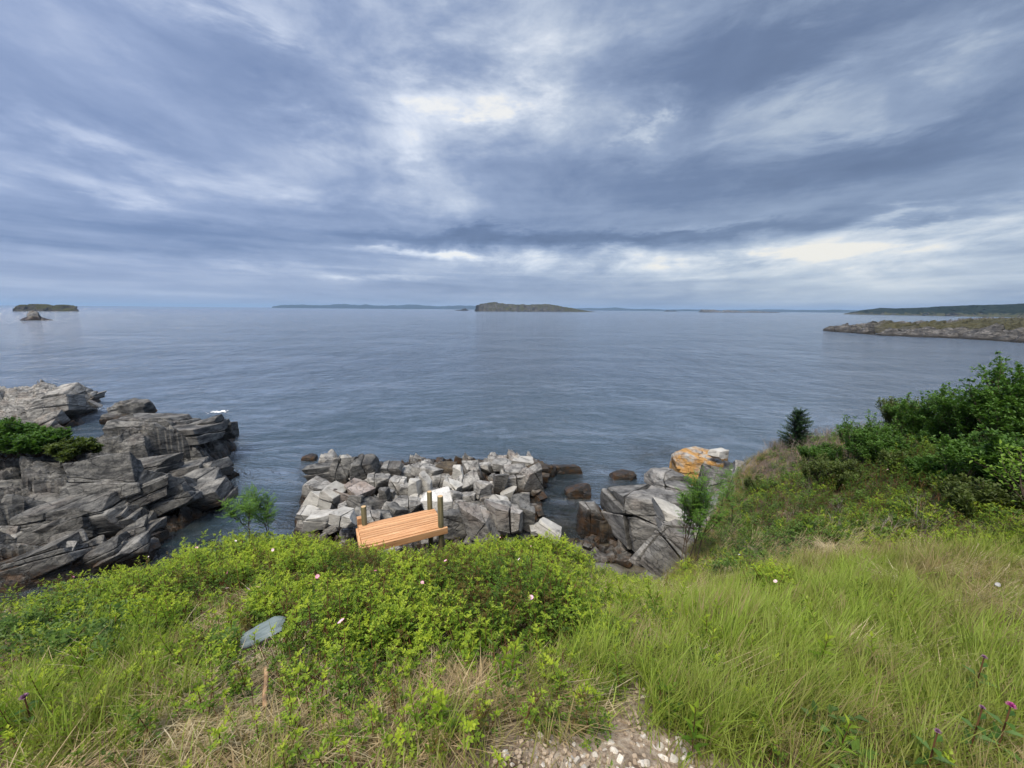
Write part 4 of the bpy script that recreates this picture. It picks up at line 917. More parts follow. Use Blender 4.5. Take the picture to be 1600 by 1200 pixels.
# ------------------------------------------------------------------ plants: leaf and blade builders
class Veg:
    def __init__(s): s.v, s.f, s.yg, s.jt, s.mi = [], [], [], [], []
    def add(s, vs, fs, yg, jt, mi=0):
        o = len(s.v); s.v += [tuple(p_) for p_ in vs]; s.f += [[i + o for i in f] for f in fs]; s.yg += [yg] * len(vs); s.jt += [jt] * len(vs); s.mi += [mi] * len(fs)
    def leaf(s, base, d, up, L, Wd, yg=0, fold=.25, droop=.15, mi=0, jt=None):
        d = d / (np.linalg.norm(d) + 1e-9); sd = np.cross(d, up); sd /= (np.linalg.norm(sd) + 1e-9); n_ = np.cross(sd, d)
        a = base; b = base + d * L * .45 - n_ * 0; t_ = base + d * L - n_ * L * droop * -1 * -1
        l = b + sd * Wd * .5 + n_ * Wd * fold; r = b - sd * Wd * .5 + n_ * Wd * fold
        s.add([a, r, t_, l], [[0, 1, 2], [0, 2, 3]], yg, random.random() if jt is None else jt, mi)
    def blade(s, base, d, L, Wd, bend, yg=0, seg=4, mi=0, upv=(0, 0, 1)):
        jt = random.random(); up = np.array(upv, float); h = np.array(d, float); h /= np.linalg.norm(h) + 1e-9
        sd = np.cross(h, up); sd /= np.linalg.norm(sd) + 1e-9; P = []; p_ = np.array(base, float); a = 0.0; a0 = bend[0]; k = bend[1]
        for i in range(seg + 1):
            t_ = i / seg; w_ = Wd * (1 - t_ ** 2.2) * .5
            if i == seg: P.append(p_.copy())
            else: P += [p_ - sd * w_, p_ + sd * w_]
            a = a0 + k * t_; p_ = p_ + (h * math.sin(a) + up * math.cos(a)) * L / seg
        F = [[2 * i, 2 * i + 1, 2 * i + 3, 2 * i + 2] for i in range(seg - 1)] + [[2 * seg - 2, 2 * seg - 1, 2 * seg]]
        s.add(P, F, yg, jt, mi)
    def tube(s, p0, p1, r0, r1, mi=0, n_=4):
        d = np.array(p1, float) - np.array(p0, float); d /= np.linalg.norm(d) + 1e-9; u_ = np.cross(d, (0.3, .9, .2)); u_ /= np.linalg.norm(u_); w_ = np.cross(d, u_)
        P = [np.array(c_) + (u_ * math.cos(a) + w_ * math.sin(a)) * r for c_, r in ((p0, r0), (p1, r1)) for a in [2 * math.pi * i / n_ for i in range(n_)]]
        s.add(P, [[i, (i + 1) % n_, n_ + (i + 1) % n_, n_ + i] for i in range(n_)], 0, .5, mi)
    def build(s, name, mats, smooth_=False):
        me = bpy.data.meshes.new(name); me.from_pydata(s.v, [], s.f); me.update()
        for an, av in (('young', s.yg), ('jit', s.jt)):
            at = me.attributes.new(an, 'FLOAT', 'POINT'); at.data.foreach_set('value', np.array(av, np.float32))
        for mm in mats: me.materials.append(mm)
        me.polygons.foreach_set('material_index', np.array(s.mi, np.int32)); me.polygons.foreach_set('use_smooth', np.full(len(s.f), smooth_)); me.update()
        return me
rr = random.Random(3)
def rdir(a, e): return np.array([math.cos(a) * math.cos(e), math.sin(a) * math.cos(e), math.sin(e)])
def rose_shoot(h=.26, nleaf=7, scale=1.0):
    g = Veg(); lean = np.array([rr.uniform(-.25, .25), rr.uniform(-.25, .25), 1.0]); lean /= np.linalg.norm(lean)
    g.tube((0, 0, -.12), lean * h, .004, .002, 1, 3); a = rr.uniform(0, 6.28)
    for i in range(nleaf):
        t_ = .25 + .75 * i / (nleaf - 1); base = lean * h * t_; a += 2.4; el_ = .15 + .75 * t_ ** 2 + rr.uniform(-.2, .2)
        yg = max(0, (t_ - .55) / .45) ; L = (.085 - .025 * t_) * scale; d = rdir(a, el_)
        for j in range(3):      # leaflets in pairs and one at the end
            q_ = base + d * L * (.35 + .3 * j); sdv = np.cross(d, (0, 0, 1)); sdv /= np.linalg.norm(sdv) + 1e-9
            ls = (.036 if j < 2 else .042) * scale * (1 - .2 * t_)
            for sg in ((-1, 1) if j < 2 else (0,)):
                dd = d * .55 + sdv * sg * .9 + np.array([0, 0, rr.uniform(-.15, .2)]); g.leaf(q_, dd, np.array([0, 0, 1.0]), ls, ls * .62, yg, .18, .1)
    for k in range(4): g.leaf(lean * h, rdir(a + k * 1.57, 1.0), np.array([0, 0, 1.0]), .04 * scale, .018 * scale, 1, .2)
    return g.build('rose_shoot', [M['rose_leaf'], M['rose_stem']])
def lance_shoot(h=.32, n_=16):      # meadowsweet / goldenrod like upright stem with narrow leaves
    g = Veg(); g.tube((0, 0, -.05), (0, 0, h), .003, .0015, 1, 3); a = 0
    for i in range(n_):
        t_ = .15 + .85 * i / n_; a += 2.4; g.leaf(np.array([0, 0, h * t_]), rdir(a, .3 + .8 * t_), np.array([0, 0, 1.0]), .075 * (1.15 - .6 * t_), .018, max(0, (t_ - .5) * 2), .2, .2)
    return g.build('leafy_stem', [M['rose_leaf'], M['rose_stem']])
def grass_tuft(n_, L, spread, lean, bend=(.1, .9), wd=.0054, mat='grass_blade', drift=0.0):
    g = Veg()
    for i in range(n_):
        a = rr.uniform(0, 6.28); b = np.array([rr.gauss(0, spread), rr.gauss(0, spread), -.02]); d = np.array([math.cos(a) + drift, math.sin(a) + drift * .3, 0])
        g.blade(b, d, L * rr.uniform(.55, 1.15), wd * rr.uniform(.7, 1.3), (rr.uniform(0, lean), rr.uniform(*bend)), rr.random() * .5)
    return g.build('grass_tuft', [M[mat]])
def straw_mat(n_, L, dirn):
    g = Veg()
    for i in range(n_):
        a = dirn + rr.gauss(0, .55); b = np.array([rr.gauss(0, .06), rr.gauss(0, .06), rr.uniform(0, .05)])
        g.blade(b, (math.cos(a), math.sin(a), 0), L * rr.uniform(.5, 1.2), .0038 * rr.uniform(.6, 1.3), (rr.uniform(1.2, 1.55), rr.uniform(-.1, .3)), 0, 4)
    return g.build('straw_tuft', [M['straw']])
def seed_grass(n_, L, lean):
    g = Veg()
    for i in range(n_):
        a = rr.uniform(-.7, .9); b = np.array([rr.gauss(0, .05), rr.gauss(0, .05), 0]); l_ = L * rr.uniform(.7, 1.1); e = rr.uniform(.1, lean); d = np.array([math.cos(a) * math.sin(e), math.sin(a) * math.sin(e), math.cos(e)])
        g.tube(b, b + d * l_, .0012, .0008, 0, 3)
        for k in range(7): g.leaf(b + d * l_ * (.86 + .02 * k), d + np.array(rdir(rr.uniform(0, 6), 0)) * .4, np.array([0, 1.0, .2]), .022, .006, 0, 0, 0)
    return g.build('seed_grass', [M['seed_head']])
def herb(n_, L, Wd, h):           # low broad leaved dark herbs
    g = Veg()
    for i in range(n_):
        a = rr.uniform(0, 6.28); r_ = rr.uniform(0, .10); g.leaf(np.array([math.cos(a) * r_, math.sin(a) * r_, rr.uniform(0, h)]), rdir(rr.uniform(0, 6.28), rr.uniform(-.1, .9)), np.array([0, 0, 1.0]), L * rr.uniform(.6, 1.2), Wd * rr.uniform(.6, 1.2), rr.random() ** 3, .2, .2)
    return g.build('herb', [M['dark_leaf']])
def twig_bush(h, n_):
    g = Veg()
    def br(p_, d, l_, r_, dep):
        e = p_ + d * l_; g.tube(p_, e, r_, r_ * .6, 0, 3)
        if dep:
            for k in range(3):
                dd = d + np.array([rr.gauss(0, .45), rr.gauss(0, .45), rr.gauss(0.1, .3)]); dd /= np.linalg.norm(dd); br(p_ + d * l_ * rr.uniform(.4, 1), dd, l_ * rr.uniform(.45, .8), r_ * .55, dep - 1)
    for i in range(n_):
        a = rr.uniform(0, 6.28); d = rdir(a, rr.uniform(.9, 1.5)); br(np.array([rr.gauss(0, .05), rr.gauss(0, .05), -.05]), d, h * rr.uniform(.35, .6), .005, 2)
    return g.build('bare_twigs', [M['twig']])

CLEAR = []
for (u_, v_, r_) in ((412, 1012, .15), (404, 1032, .13), (417, 1070, .07), (418, 1085, .08), (418, 1100, .08), (419, 1118, .08), (419, 1135, .08), (419, 1150, .07), (419, 1170, .06)):
    c_ = hit(u_, v_); CLEAR.append((c_[0], c_[1], r_))
# ------------------------------------------------------------------ scattering of uncountable cover
def scatter(name, protos, P, yaw, tilt, sc, tint, label, cat):
    """one object; copies of the small plants stand on its points"""
    kp = np.ones(len(P), bool)
    for (cx_, cy2_, r_) in CLEAR: kp &= np.hypot(P[:, 0] - cx_, P[:, 1] - cy2_) > r_
    P, yaw, tilt, sc, tint = P[kp], yaw[kp], tilt[kp], sc[kp], tint[kp]
    k = len(protos); idx = rng.integers(0, k, len(P))
    pc = bpy.data.collections.new(name + '_kinds')
    for i, me in enumerate(protos):
        o = bpy.data.objects.new('%s_kind_%02d' % (name, i), me); pc.objects.link(o)
    me = bpy.data.meshes.new(name); me.vertices.add(len(P)); me.vertices.foreach_set('co', np.ascontiguousarray(P, np.float32).ravel())
    def at(nm, typ, key, data): a = me.attributes.new(nm, typ, 'POINT'); a.data.foreach_set(key, np.ascontiguousarray(data).ravel())
    at('rot', 'FLOAT_VECTOR', 'vector', np.stack([tilt[:, 0], tilt[:, 1], yaw], 1).astype(np.float32)); at('sc', 'FLOAT', 'value', sc.astype(np.float32))
    at('tint', 'FLOAT', 'value', np.clip(tint, 0, 1).astype(np.float32)); at('pick', 'INT', 'value', idx.astype(np.int32))
    o = bpy.data.objects.new(name, me); COL.objects.link(o)
    ng = bpy.data.node_groups.new(name + '_spread', 'GeometryNodeTree')
    ng.interface.new_socket('Geometry', in_out='INPUT', socket_type='NodeSocketGeometry'); ng.interface.new_socket('Geometry', in_out='OUTPUT', socket_type='NodeSocketGeometry')
    gi, go = ng.nodes.new('NodeGroupInput'), ng.nodes.new('NodeGroupOutput')
    ci = ng.nodes.new('GeometryNodeCollectionInfo'); ci.inputs['Collection'].default_value = pc; ci.inputs['Separate Children'].default_value = True; ci.inputs['Reset Children'].default_value = True
    ip = ng.nodes.new('GeometryNodeInstanceOnPoints'); ip.inputs['Pick Instance'].default_value = True
    def na(nm, typ): a = ng.nodes.new('GeometryNodeInputNamedAttribute'); a.data_type = typ; a.inputs['Name'].default_value = nm; return a.outputs['Attribute']
    L = ng.links.new; L(gi.outputs[0], ip.inputs['Points']); L(ci.outputs[0], ip.inputs['Instance']); L(na('pick', 'INT'), ip.inputs['Instance Index'])
    er = ng.nodes.new('FunctionNodeEulerToRotation'); L(na('rot', 'FLOAT_VECTOR'), er.inputs[0]); L(er.outputs[0], ip.inputs['Rotation']); L(na('sc', 'FLOAT'), ip.inputs['Scale']); L(ip.outputs[0], go.inputs[0])
    md = o.modifiers.new('spread', 'NODES'); md.node_group = ng
    return tag(o, label, cat, kind='stuff')

# where things grow, read off the photograph and kept as patches on the ground
class Patch:
    def __init__(s, u, v, ru, rv):
        h1, h2 = hit(u, v - rv), hit(u, min(v + rv, 1290)); c_ = (h1 + h2) / 2 if v < 1150 else hit(u, v); a = (hit(u + ru, v) - hit(u - ru, v))[:2] / 2; b = (hit(u, v - rv) - hit(u, min(v + rv, 1290)))[:2] / 2
        s.c = c_[:2]; s.A = np.linalg.inv(np.stack([a, b], 1) + np.eye(2) * 1e-6)
    def __call__(s, x, y):
        q_ = np.stack([x - s.c[0], y - s.c[1]], -1) @ s.A.T; return np.exp(-((q_ ** 2).sum(-1) / 1.1) ** 1.8)
def patches(lst, x, y, warp=.18, s=1):
    wx_, wy_ = x + warp * fbm(x * 1.6, y * 1.6, 0, 3, s), y + warp * fbm(x * 1.6, y * 1.6, 4, 3, s + 1); t_ = np.zeros(np.shape(x))
    for p_ in lst: t_ = np.maximum(t_, Patch(*p_[:4])(wx_, wy_) * (p_[4] if len(p_) > 4 else 1))
    return t_
# sample points thinned with distance
def spread(n_, x0, x1, y0, y1, far=5.0):
    x = rng.uniform(x0, x1, n_); y = rng.uniform(y0, y1, n_); d = np.hypot(x, y); keep = rng.random(n_) < np.clip((far / np.maximum(d, .5)) ** 1.2, 0, 1)
    x, y = x[keep], y[keep]; s_ = poly_sd(x, y, LIP); k2 = (d[keep] > .75); return x[k2], y[k2], s_[k2]
MOUND = [(830, 975, 90, 48, .26), (880, 885, 110, 40, .20), (960, 880, 40, 25, .08), (300, 880, 80, 30, .22), (460, 840, 60, 20, .18), (570, 862, 46, 14, .34), (625, 866, 50, 10, .15), (80, 940, 110, 40, .15), (100, 1030, 90, 40, .15), (1180, 935, 50, 20, .12), (520, 920, 120, 40, .12),
         (680, 950, 60, 40, .10), (1380, 770, 120, 45, .30), (1230, 790, 60, 30, .25), (1450, 730, 90, 30, .25), (1230, 830, 60, 25, .2)]
ROSE = [(1270, 750, 60, 20, .6), (1220, 770, 40, 20, .7), (1330, 745, 60, 16, .6), (470, 1030, 60, 18, .5), (330, 1010, 80, 20, .6), (560, 1015, 110, 24, .8), (760, 1030, 100, 34, .85), (200, 1000, 120, 30, .6), (1380, 830, 130, 26, .9), (1530, 830, 100, 40, .9), (1250, 830, 80, 24, .8), (1100, 860, 60, 20, .6), (120, 930, 190, 60), (330, 900, 150, 55), (480, 880, 130, 55), (600, 900, 110, 50, .8), (760, 890, 120, 50), (880, 890, 100, 45), (700, 960, 110, 50), (830, 980, 85, 55), (520, 970, 120, 50), (420, 960, 60, 40),
        (640, 1005, 110, 30, .9), (720, 1045, 60, 22, .55), (870, 1010, 90, 30, .7), (600, 1090, 70, 26, .5), (960, 1030, 60, 24, .5), (180, 960, 160, 40, .8), (1000, 960, 90, 40, .55), (1060, 1000, 70, 40, .42), (1180, 935, 45, 20, .8), (900, 960, 60, 40, .5), (1350, 780, 160, 55), (1180, 800, 60, 45, .8), (1450, 740, 130, 40), (1100, 1050, 60, 30, .35), (60, 1180, 60, 30, .4)]
REDDISH = [(650, 880, 40, 34, 1.3), (560, 920, 55, 30), (600, 960, 50, 25, .7), (300, 950, 60, 14, .7), (240, 960, 40, 12, .6), (470, 1010, 60, 25, .6), (1060, 880, 40, 15, .6), (700, 855, 30, 10, .8)]
STRAW = [(520, 1140, 240, 66), (340, 1130, 170, 56), (560, 1085, 160, 30, .9), (650, 1185, 150, 34), (300, 1140, 100, 30, .8), (780, 1095, 45, 32, .9), (860, 1070, 50, 32, .9), (430, 1050, 70, 16, .9), (240, 1070, 50, 16, .6), (360, 990, 40, 14, .5), (1070, 1040, 25, 25, .7), (1150, 960, 25, 12, .5), (1310, 865, 60, 14, .4), (880, 1120, 50, 30, .8), (560, 1100, 120, 40)]
GRASSY = [(1300, 950, 260, 70), (1350, 1080, 260, 110), (1150, 1010, 120, 70), (1000, 1090, 80, 60, .9), (930, 1060, 60, 50, .9), (1100, 1130, 100, 60, .8), (250, 1030, 90, 40, .9), (120, 1130, 130, 50, .95), (300, 1080, 60, 30, .7), (60, 1050, 60, 30, .8), (1000, 920, 90, 25, .8), (960, 880, 60, 20, .7), (830, 1120, 30, 45, .7), (1500, 900, 150, 40), (700, 1130, 30, 40, .5), (480, 880, 40, 20, .5), (760, 860, 70, 12, .5), (900, 1000, 70, 40, .6), (1560, 1150, 200, 80)]
DRYG = [(1480, 930, 110, 40, .8), (1560, 960, 80, 40, .9), (1250, 860, 70, 25, .8), (1160, 880, 80, 20, .6), (1400, 870, 120, 20, .5)]
BARE = [(860, 1190, 110, 30), (1010, 1180, 85, 34), (975, 1110, 26, 44), (880, 1030, 18, 9), (560, 1195, 60, 8, .6), (780, 1215, 200, 30), (1290, 1180, 40, 12, .5), (960, 1210, 200, 36)]
DARKH = [(90, 1010, 80, 40, .9), (150, 1000, 60, 30, .8), (1420, 800, 130, 25, .8), (1500, 760, 90, 50), (1180, 850, 60, 30, .9), (1120, 830, 40, 30, .8), (320, 1040, 40, 20, .6), (1240, 1180, 60, 20, .7), (1350, 850, 60, 12, .5), (1090, 870, 50, 16, .8)]
TWIGS = [(1330, 695, 90, 22), (1250, 712, 55, 20), (1205, 738, 30, 20), (1420, 690, 60, 18, .5)]
def canopy(x, y):
    z = .13 + .075 * fbm(x * 1.1, y * 1.1, 0, 3, 41) + .06 * fbm(x * 3.4, y * 3.4, 0, 2, 44)
    for (u, v, ru, rv, h) in MOUND: z = z + h * Patch(u, v, ru, rv)(x, y)
    z = z + .34 * np.exp(-((x + 2.35) / .42) ** 2 - ((y - 5.22) / .30) ** 2)
    return np.maximum(z, .05)

protos_rose = [rose_shoot(rr.uniform(.13, .19), rr.choice([6, 7, 8]), rr.uniform(.55, .72)) for _ in range(9)]
protos_lance = [lance_shoot(rr.uniform(.28, .36), 18) for _ in range(4)]
protos_grass = [grass_tuft(26, .38, .035, .35, (.2, 1.3), drift=.7) for _ in range(5)] + [grass_tuft(20, .30, .03, .5, (.3, 1.6), drift=.6) for _ in range(3)]
protos_short = [grass_tuft(18, .17, .05, .7, (.3, 1.3)) for _ in range(4)]
protos_straw = [straw_mat(22, .34, d) for d in (.3, .7, 1.1, 1.5, -.1, .5)]
protos_seed = [seed_grass(9, .50, .5) for _ in range(4)]
protos_herb = [herb(34, .045, .026, .14) for _ in range(5)]
protos_twig = [twig_bush(.55, 4) for _ in range(5)]

# fallen straw
x, y, s_ = spread(95000, -9, 13, .5, 10, 2.6)
st_ = patches(STRAW, x, y, s=3); ba = patches(BARE, x, y, .08, s=5)
pz_ = np.clip(st_ * 1.3 + .10 - ba * 1.1, 0, 1); k = (rng.random(len(x)) < pz_ * .9) & (s_ > .05); x, y = x[k], y[k]; z = ground_z(x, y)
P = np.stack([x, y, z + .01], 1); nP = len(x)
yw_ = rng.normal(.0, .9, nP)
scatter('straw_cover', protos_straw, P, yw_, np.stack([-.36 * np.cos(yw_), .36 * np.sin(yw_)], 1) + rng.normal(0, .10, (nP, 2)), rng.uniform(.55, 1.1, nP), .55 + .28 * fbm(x * 2, y * 2, 0, 3, 9) + rng.normal(0, .18, nP), 'flattened dry straw and dead grass in the foreground', 'dead grass')
print('straw', nP)
# green grass
x, y, s_ = spread(190000, -9, 15, .5, 12, 2.4)
gs_ = patches(GRASSY, x, y, s=7); ro = patches(ROSE, x, y, s=2); ba = patches(BARE, x, y, .06, s=5); st_ = patches(STRAW, x, y, s=3); dry = patches(DRYG, x, y, s=8)
pz_ = np.clip(gs_ * 1.3 + .10 - ba * 2.2 - st_ * .7 * (1 - gs_), 0, 1) * np.clip(1.25 - .95 * ro, .12, 1); k = (rng.random(len(x)) < pz_ * .62) & (s_ > .0)
x, y, dry, gs_, st_ = x[k], y[k], dry[k], gs_[k], st_[k]; z = ground_z(x, y); nP = len(x)
rt = smooth(.3, 2.5, x)
tin = .72 + .18 * fbm(x * .9, y * .9, 0, 3, 19) + rng.normal(0, .14, nP) - .42 * dry - .22 * st_ * (1 - gs_) - .1 * rt
tin = np.where(rng.random(nP) < .07, .12, tin)
scatter('grass_cover', protos_grass, np.stack([x, y, z], 1), rng.normal(-.1, .8, nP) , np.stack([rng.normal(0, .12, nP), rng.normal(.10, .14, nP) + .22 * rt], 1), rng.uniform(.5, 1.05, nP) * (.66 + .3 * gs_) * (1 + .22 * fbm(x * 1.5, y * 1.5, 0, 3, 66)), tin, 'long wind combed green grass over the slope', 'grass')
print('grass', nP)
x, y, s_ = spread(60000, -9, 14, .5, 11, 2.0); ba = patches(BARE, x, y, .08, s=5); k = (rng.random(len(x)) < (.55 - .53 * ba) * (1 - .6 * patches(STRAW, x, y, s=3))) & (s_ > -.1); x, y = x[k], y[k]; nP = len(x)
scatter('short_grass', protos_short, np.stack([x, y, ground_z(x, y)], 1), rng.uniform(0, 6.3, nP), rng.normal(0, .15, (nP, 2)), rng.uniform(.6, 1.2, nP), .45 + .3 * fbm(x * 2, y * 2, 0, 3, 29) + rng.normal(0, .2, nP), 'short mixed green and withered grass between the taller plants', 'grass')
# roses
x, y, s_ = spread(330000, -11, 14, .8, 12, 3.2)
ro = patches(ROSE, x, y, s=2); rd_ = patches(REDDISH, x, y, s=6); ba = patches(BARE, x, y, .06, s=5)
edge = smooth(.9, 0, s_) * (x < 3.4); ro = np.maximum(ro, edge * .9)
pz_ = np.clip(ro * 1.25 - .12 - ba, 0, 1); gap = smooth(-.6, .35, fbm(x * 3.1, y * 3.1, 0, 2, 57)); k = (rng.random(len(x)) < pz_ * .9 * (.12 + .88 * gap)) & (s_ > -.12)
da, db_ = (x - Bk[0]) * ub[0] + (y - Bk[1]) * ub[1], (x - Bk[0]) * nb_[0] + (y - Bk[1]) * nb_[1]
dk = (da > -.12) & (da < LB + .1) & (db_ > -.6) & (db_ < wid + .07)
k &= ~dk
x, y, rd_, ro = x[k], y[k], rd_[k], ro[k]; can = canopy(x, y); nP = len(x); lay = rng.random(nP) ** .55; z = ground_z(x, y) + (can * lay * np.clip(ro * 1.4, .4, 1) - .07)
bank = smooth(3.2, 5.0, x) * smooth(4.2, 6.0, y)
tin = .36 + .60 * lay ** 1.3 * rng.uniform(.5, 1.05, nP) + .22 * fbm(x * 1.3, y * 1.3, 0, 3, 39) + .12 * fbm(x * 4, y * 4, 0, 2, 38) - .34 * rd_ - .22 * bank + .06 * (1 - bank); tin = np.where(rng.random(nP) < .04 + .75 * rd_ * rng.random(nP), .22, np.maximum(tin, .44))  # lower shoots tinted darker: shade inside the thicket put into the leaf colour
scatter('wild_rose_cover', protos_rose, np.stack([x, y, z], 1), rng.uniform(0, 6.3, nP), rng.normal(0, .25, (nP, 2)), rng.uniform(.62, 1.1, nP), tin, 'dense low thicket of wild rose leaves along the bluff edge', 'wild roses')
rose_pts = np.stack([x, y, z, lay, bank], 1)
print('rose', nP)
# stragglers standing up out of the grass
LN = [(300, 930, 200, 60, .12), (750, 920, 150, 60, .12), (420, 1150, 100, 40, .12), (160, 1010, 60, 30), (150, 1000, 40, 30), (1100, 1050, 120, 50, .5), (950, 1090, 60, 40, .35), (1250, 1000, 120, 60, .25), (700, 1090, 60, 40, .5), (500, 1090, 80, 40, .25), (60, 1180, 60, 40, .8), (220, 1060, 60, 30, .5), (900, 960, 80, 40, .5), (1180, 840, 40, 20, .8), (1000, 990, 90, 40, .5)]
x, y, s_ = spread(16000, -8, 9, .9, 9, 2.6); ln = patches(LN, x, y, s=12); k = (rng.random(len(x)) < ln * .5) & (s_ > .1); x, y = x[k], y[k]; nP = len(x)
scatter('leafy_stems', protos_lance, np.stack([x, y, ground_z(x, y) + .01], 1), rng.uniform(0, 6.3, nP), rng.normal(0, .15, (nP, 2)), rng.uniform(.6, 1.1, nP), .75 + rng.normal(0, .12, nP), 'upright leafy stems with yellow green tips standing in the grass', 'weeds')
# herbs
x, y, s_ = spread(60000, -9, 14, .8, 12, 3.0); dh = patches(DARKH, x, y, s=14); bankw = smooth(3.4, 5, x) * smooth(4.6, 6.0, y); k = (rng.random(len(x)) < np.clip(dh + bankw * .8, 0, 1) * .8) & (s_ > -.1); x, y, dh = x[k], y[k], dh[k]; nP = len(x)
lay = rng.random(nP); scatter('dark_herbs', protos_herb, np.stack([x, y, ground_z(x, y) + lay * canopy(x, y) * .8], 1), rng.uniform(0, 6.3, nP), rng.normal(0, .2, (nP, 2)), rng.uniform(.6, 1.2, nP), .45 + .42 * lay + rng.normal(0, .12, nP), 'dark green broad leaved herbs on the bank and among the grass', 'herbs')
print('herb', nP)
SD_ = [(1250, 850, 70, 26), (1180, 860, 70, 22, .7), (1330, 860, 90, 20, .6), (1450, 900, 100, 40, .5), (1100, 890, 120, 14, .45), (1380, 830, 100, 20, .4), (950, 860, 40, 24, .3), (350, 985, 30, 18, .5), (1560, 940, 60, 40, .5), (1010, 830, 50, 30, .5), (870, 1140, 30, 20, .15), (1200, 860, 200, 16, .3)]
x, y, s_ = spread(20000, -6, 14, .9, 12, 3.0); sd2 = patches(SD_, x, y, s=15); k = (rng.random(len(x)) < sd2 * .36) & (s_ > 0); x, y = x[k], y[k]; nP = len(x)
scatter('seeding_grass', protos_seed, np.stack([x, y, ground_z(x, y)], 1), rng.normal(0, .5, nP), np.stack([rng.normal(0, .15, nP), rng.normal(.25, .15, nP)], 1), rng.uniform(.55, 1.0, nP), rng.random(nP), 'pale seed heads of dry grass nodding over the slope', 'grass')
x, y, s_ = spread(24000, 3, 14, 5, 13, 6.0); tw = patches(TWIGS, x, y, s=16); rim = smooth(.9, .1, s_) * smooth(6.4, 7.4, x); k = (rng.random(len(x)) < np.clip(tw + rim * .5, 0, 1) * .16) & (s_ > -.5); x, y = x[k], y[k]; nP = len(x)
scatter('bare_scrub', protos_twig, np.stack([x, y, ground_z(x, y)], 1), rng.uniform(0, 6.3, nP), rng.normal(0, .2, (nP, 2)), rng.uniform(.6, 1.15, nP), rng.random(nP), 'grey leafless brushwood along the top of the right hand bank', 'brushwood')
print('twig', nP)
x, y, s_ = spread(26000, 2.0, 10, 4.5, 13, 6.0); k = (s_ < .35) & (s_ > -1.0) & (rng.random(len(x)) < .5 * smooth(-1.0, .2, s_)); x, y = x[k], y[k]; nP = len(x)
scatter('bank_edge_grass', protos_grass, np.stack([x, y, ground_z(x, y)], 1), rng.uniform(0, 6.3, nP), rng.normal(0, .25, (nP, 2)), rng.uniform(.5, .9, nP), .18 + rng.normal(0, .12, nP), 'withered grass hanging over the rim of the bank', 'grass')
# ------------------------------------------------------------------ shrubs and small trees, each one a thing with stem and leaves
class Tree:
    def __init__(s, seed): s.r = random.Random(seed); s.w = Veg(); s.l = Veg(); s.tips = []
    def grow(s, p_, d, L, r_, dep, spreadv=.55, up=.25, kids=3, minr=.003):
        n_ = 3
        for i in range(n_):
            d2 = d + np.array([s.r.gauss(0, .12), s.r.gauss(0, .12), s.r.gauss(up * .25, .08)]); d2 /= np.linalg.norm(d2); e = p_ + d2 * L / n_
            s.w.tube(p_, e, max(r_ * (1 - i * .15), minr), max(r_ * (1 - (i + 1) * .15), minr * .8), 0, 5 if r_ > .01 else 3); p_, d = e, d2
            if dep and i >= 1:
                for k in range(s.r.choice((kids - 1, kids))):
                    a = np.array([s.r.gauss(0, spreadv), s.r.gauss(0, spreadv), s.r.gauss(up, .2)]); dd = d + a; dd /= np.linalg.norm(dd)
                    s.grow(p_, dd, L * s.r.uniform(.45, .72), r_ * .6, dep - 1, spreadv, up, kids, minr)
            if dep <= 1: s.tips.append((p_, d, dep))
def pinnate(g, r_, base, d, L, ls, pairs, yg):
    d = d / np.linalg.norm(d); sd = np.cross(d, (0, 0, 1)); sd /= np.linalg.norm(sd) + 1e-9; jt = r_.random()
    for j in range(pairs):
        q_ = base + d * L * (.25 + .7 * j / pairs) - np.array([0, 0, .12 * L * (j / pairs) ** 2])
        for sg in (-1, 1): g.leaf(q_, d * .5 + sd * sg, np.array([0, 0, 1.0]), ls, ls * .36, yg, .1, .1, 0, jt)
    g.leaf(base + d * L, d, np.array([0, 0, 1.0]), ls, ls * .36, yg, .1, .1, 0, jt)
def shrub(name, loc, seed, stems, h, spr, leaf, n_leaf, label, cat, lm, lean=(0, 0), dep=2, grp=None, pin=False, trunk_r=.014, up=.25, young=.3, kids=3, stem_name='stem', cut=1.0):
    t = Tree(seed); root = empty(name, loc, label, cat, grp)
    for k in range(stems):
        a = t.r.uniform(0, 6.28); d = np.array([math.cos(a) * spr + lean[0], math.sin(a) * spr + lean[1], 1.0]); d /= np.linalg.norm(d)
        t.grow(np.array([t.r.gauss(0, .04 * stems ** .5), t.r.gauss(0, .04 * stems ** .5), -.1]), d, h * t.r.uniform(.55, .75), trunk_r, dep, spreadv=.5, up=up, kids=kids)
    hm = max(p_[2] for p_, _, _ in t.tips)
    for (p_, d, dp_) in t.tips:
        for k in range(n_leaf):
            dd = d * .6 + np.array([t.r.gauss(0, .7), t.r.gauss(0, .7), t.r.gauss(.15, .4)]); q_ = p_ + np.array([t.r.gauss(0, .02), t.r.gauss(0, .02), t.r.gauss(0, .02)]); yg = young * max(0, p_[2] / hm - .3) * t.r.random()
            if pin: pinnate(t.l, t.r, q_, dd, leaf * 3.4, leaf, 5, yg)
            else: t.l.leaf(q_, dd, np.array([0, 0, 1.0]), leaf * t.r.uniform(.6, 1.15), leaf * .55, yg, .15, .15)
    wo_ = bpy.data.objects.new(stem_name, t.w.build(stem_name, [M['bark']], True)); COL.objects.link(wo_); wo_.parent = root
    lo_ = bpy.data.objects.new('foliage', t.l.build('foliage', [lm])); COL.objects.link(lo_); lo_.parent = root
    return root
def flat_leaf(name, stops, tr=.35, tip=None):
    return foliage_mat(name, stops, tr, .5, tip)
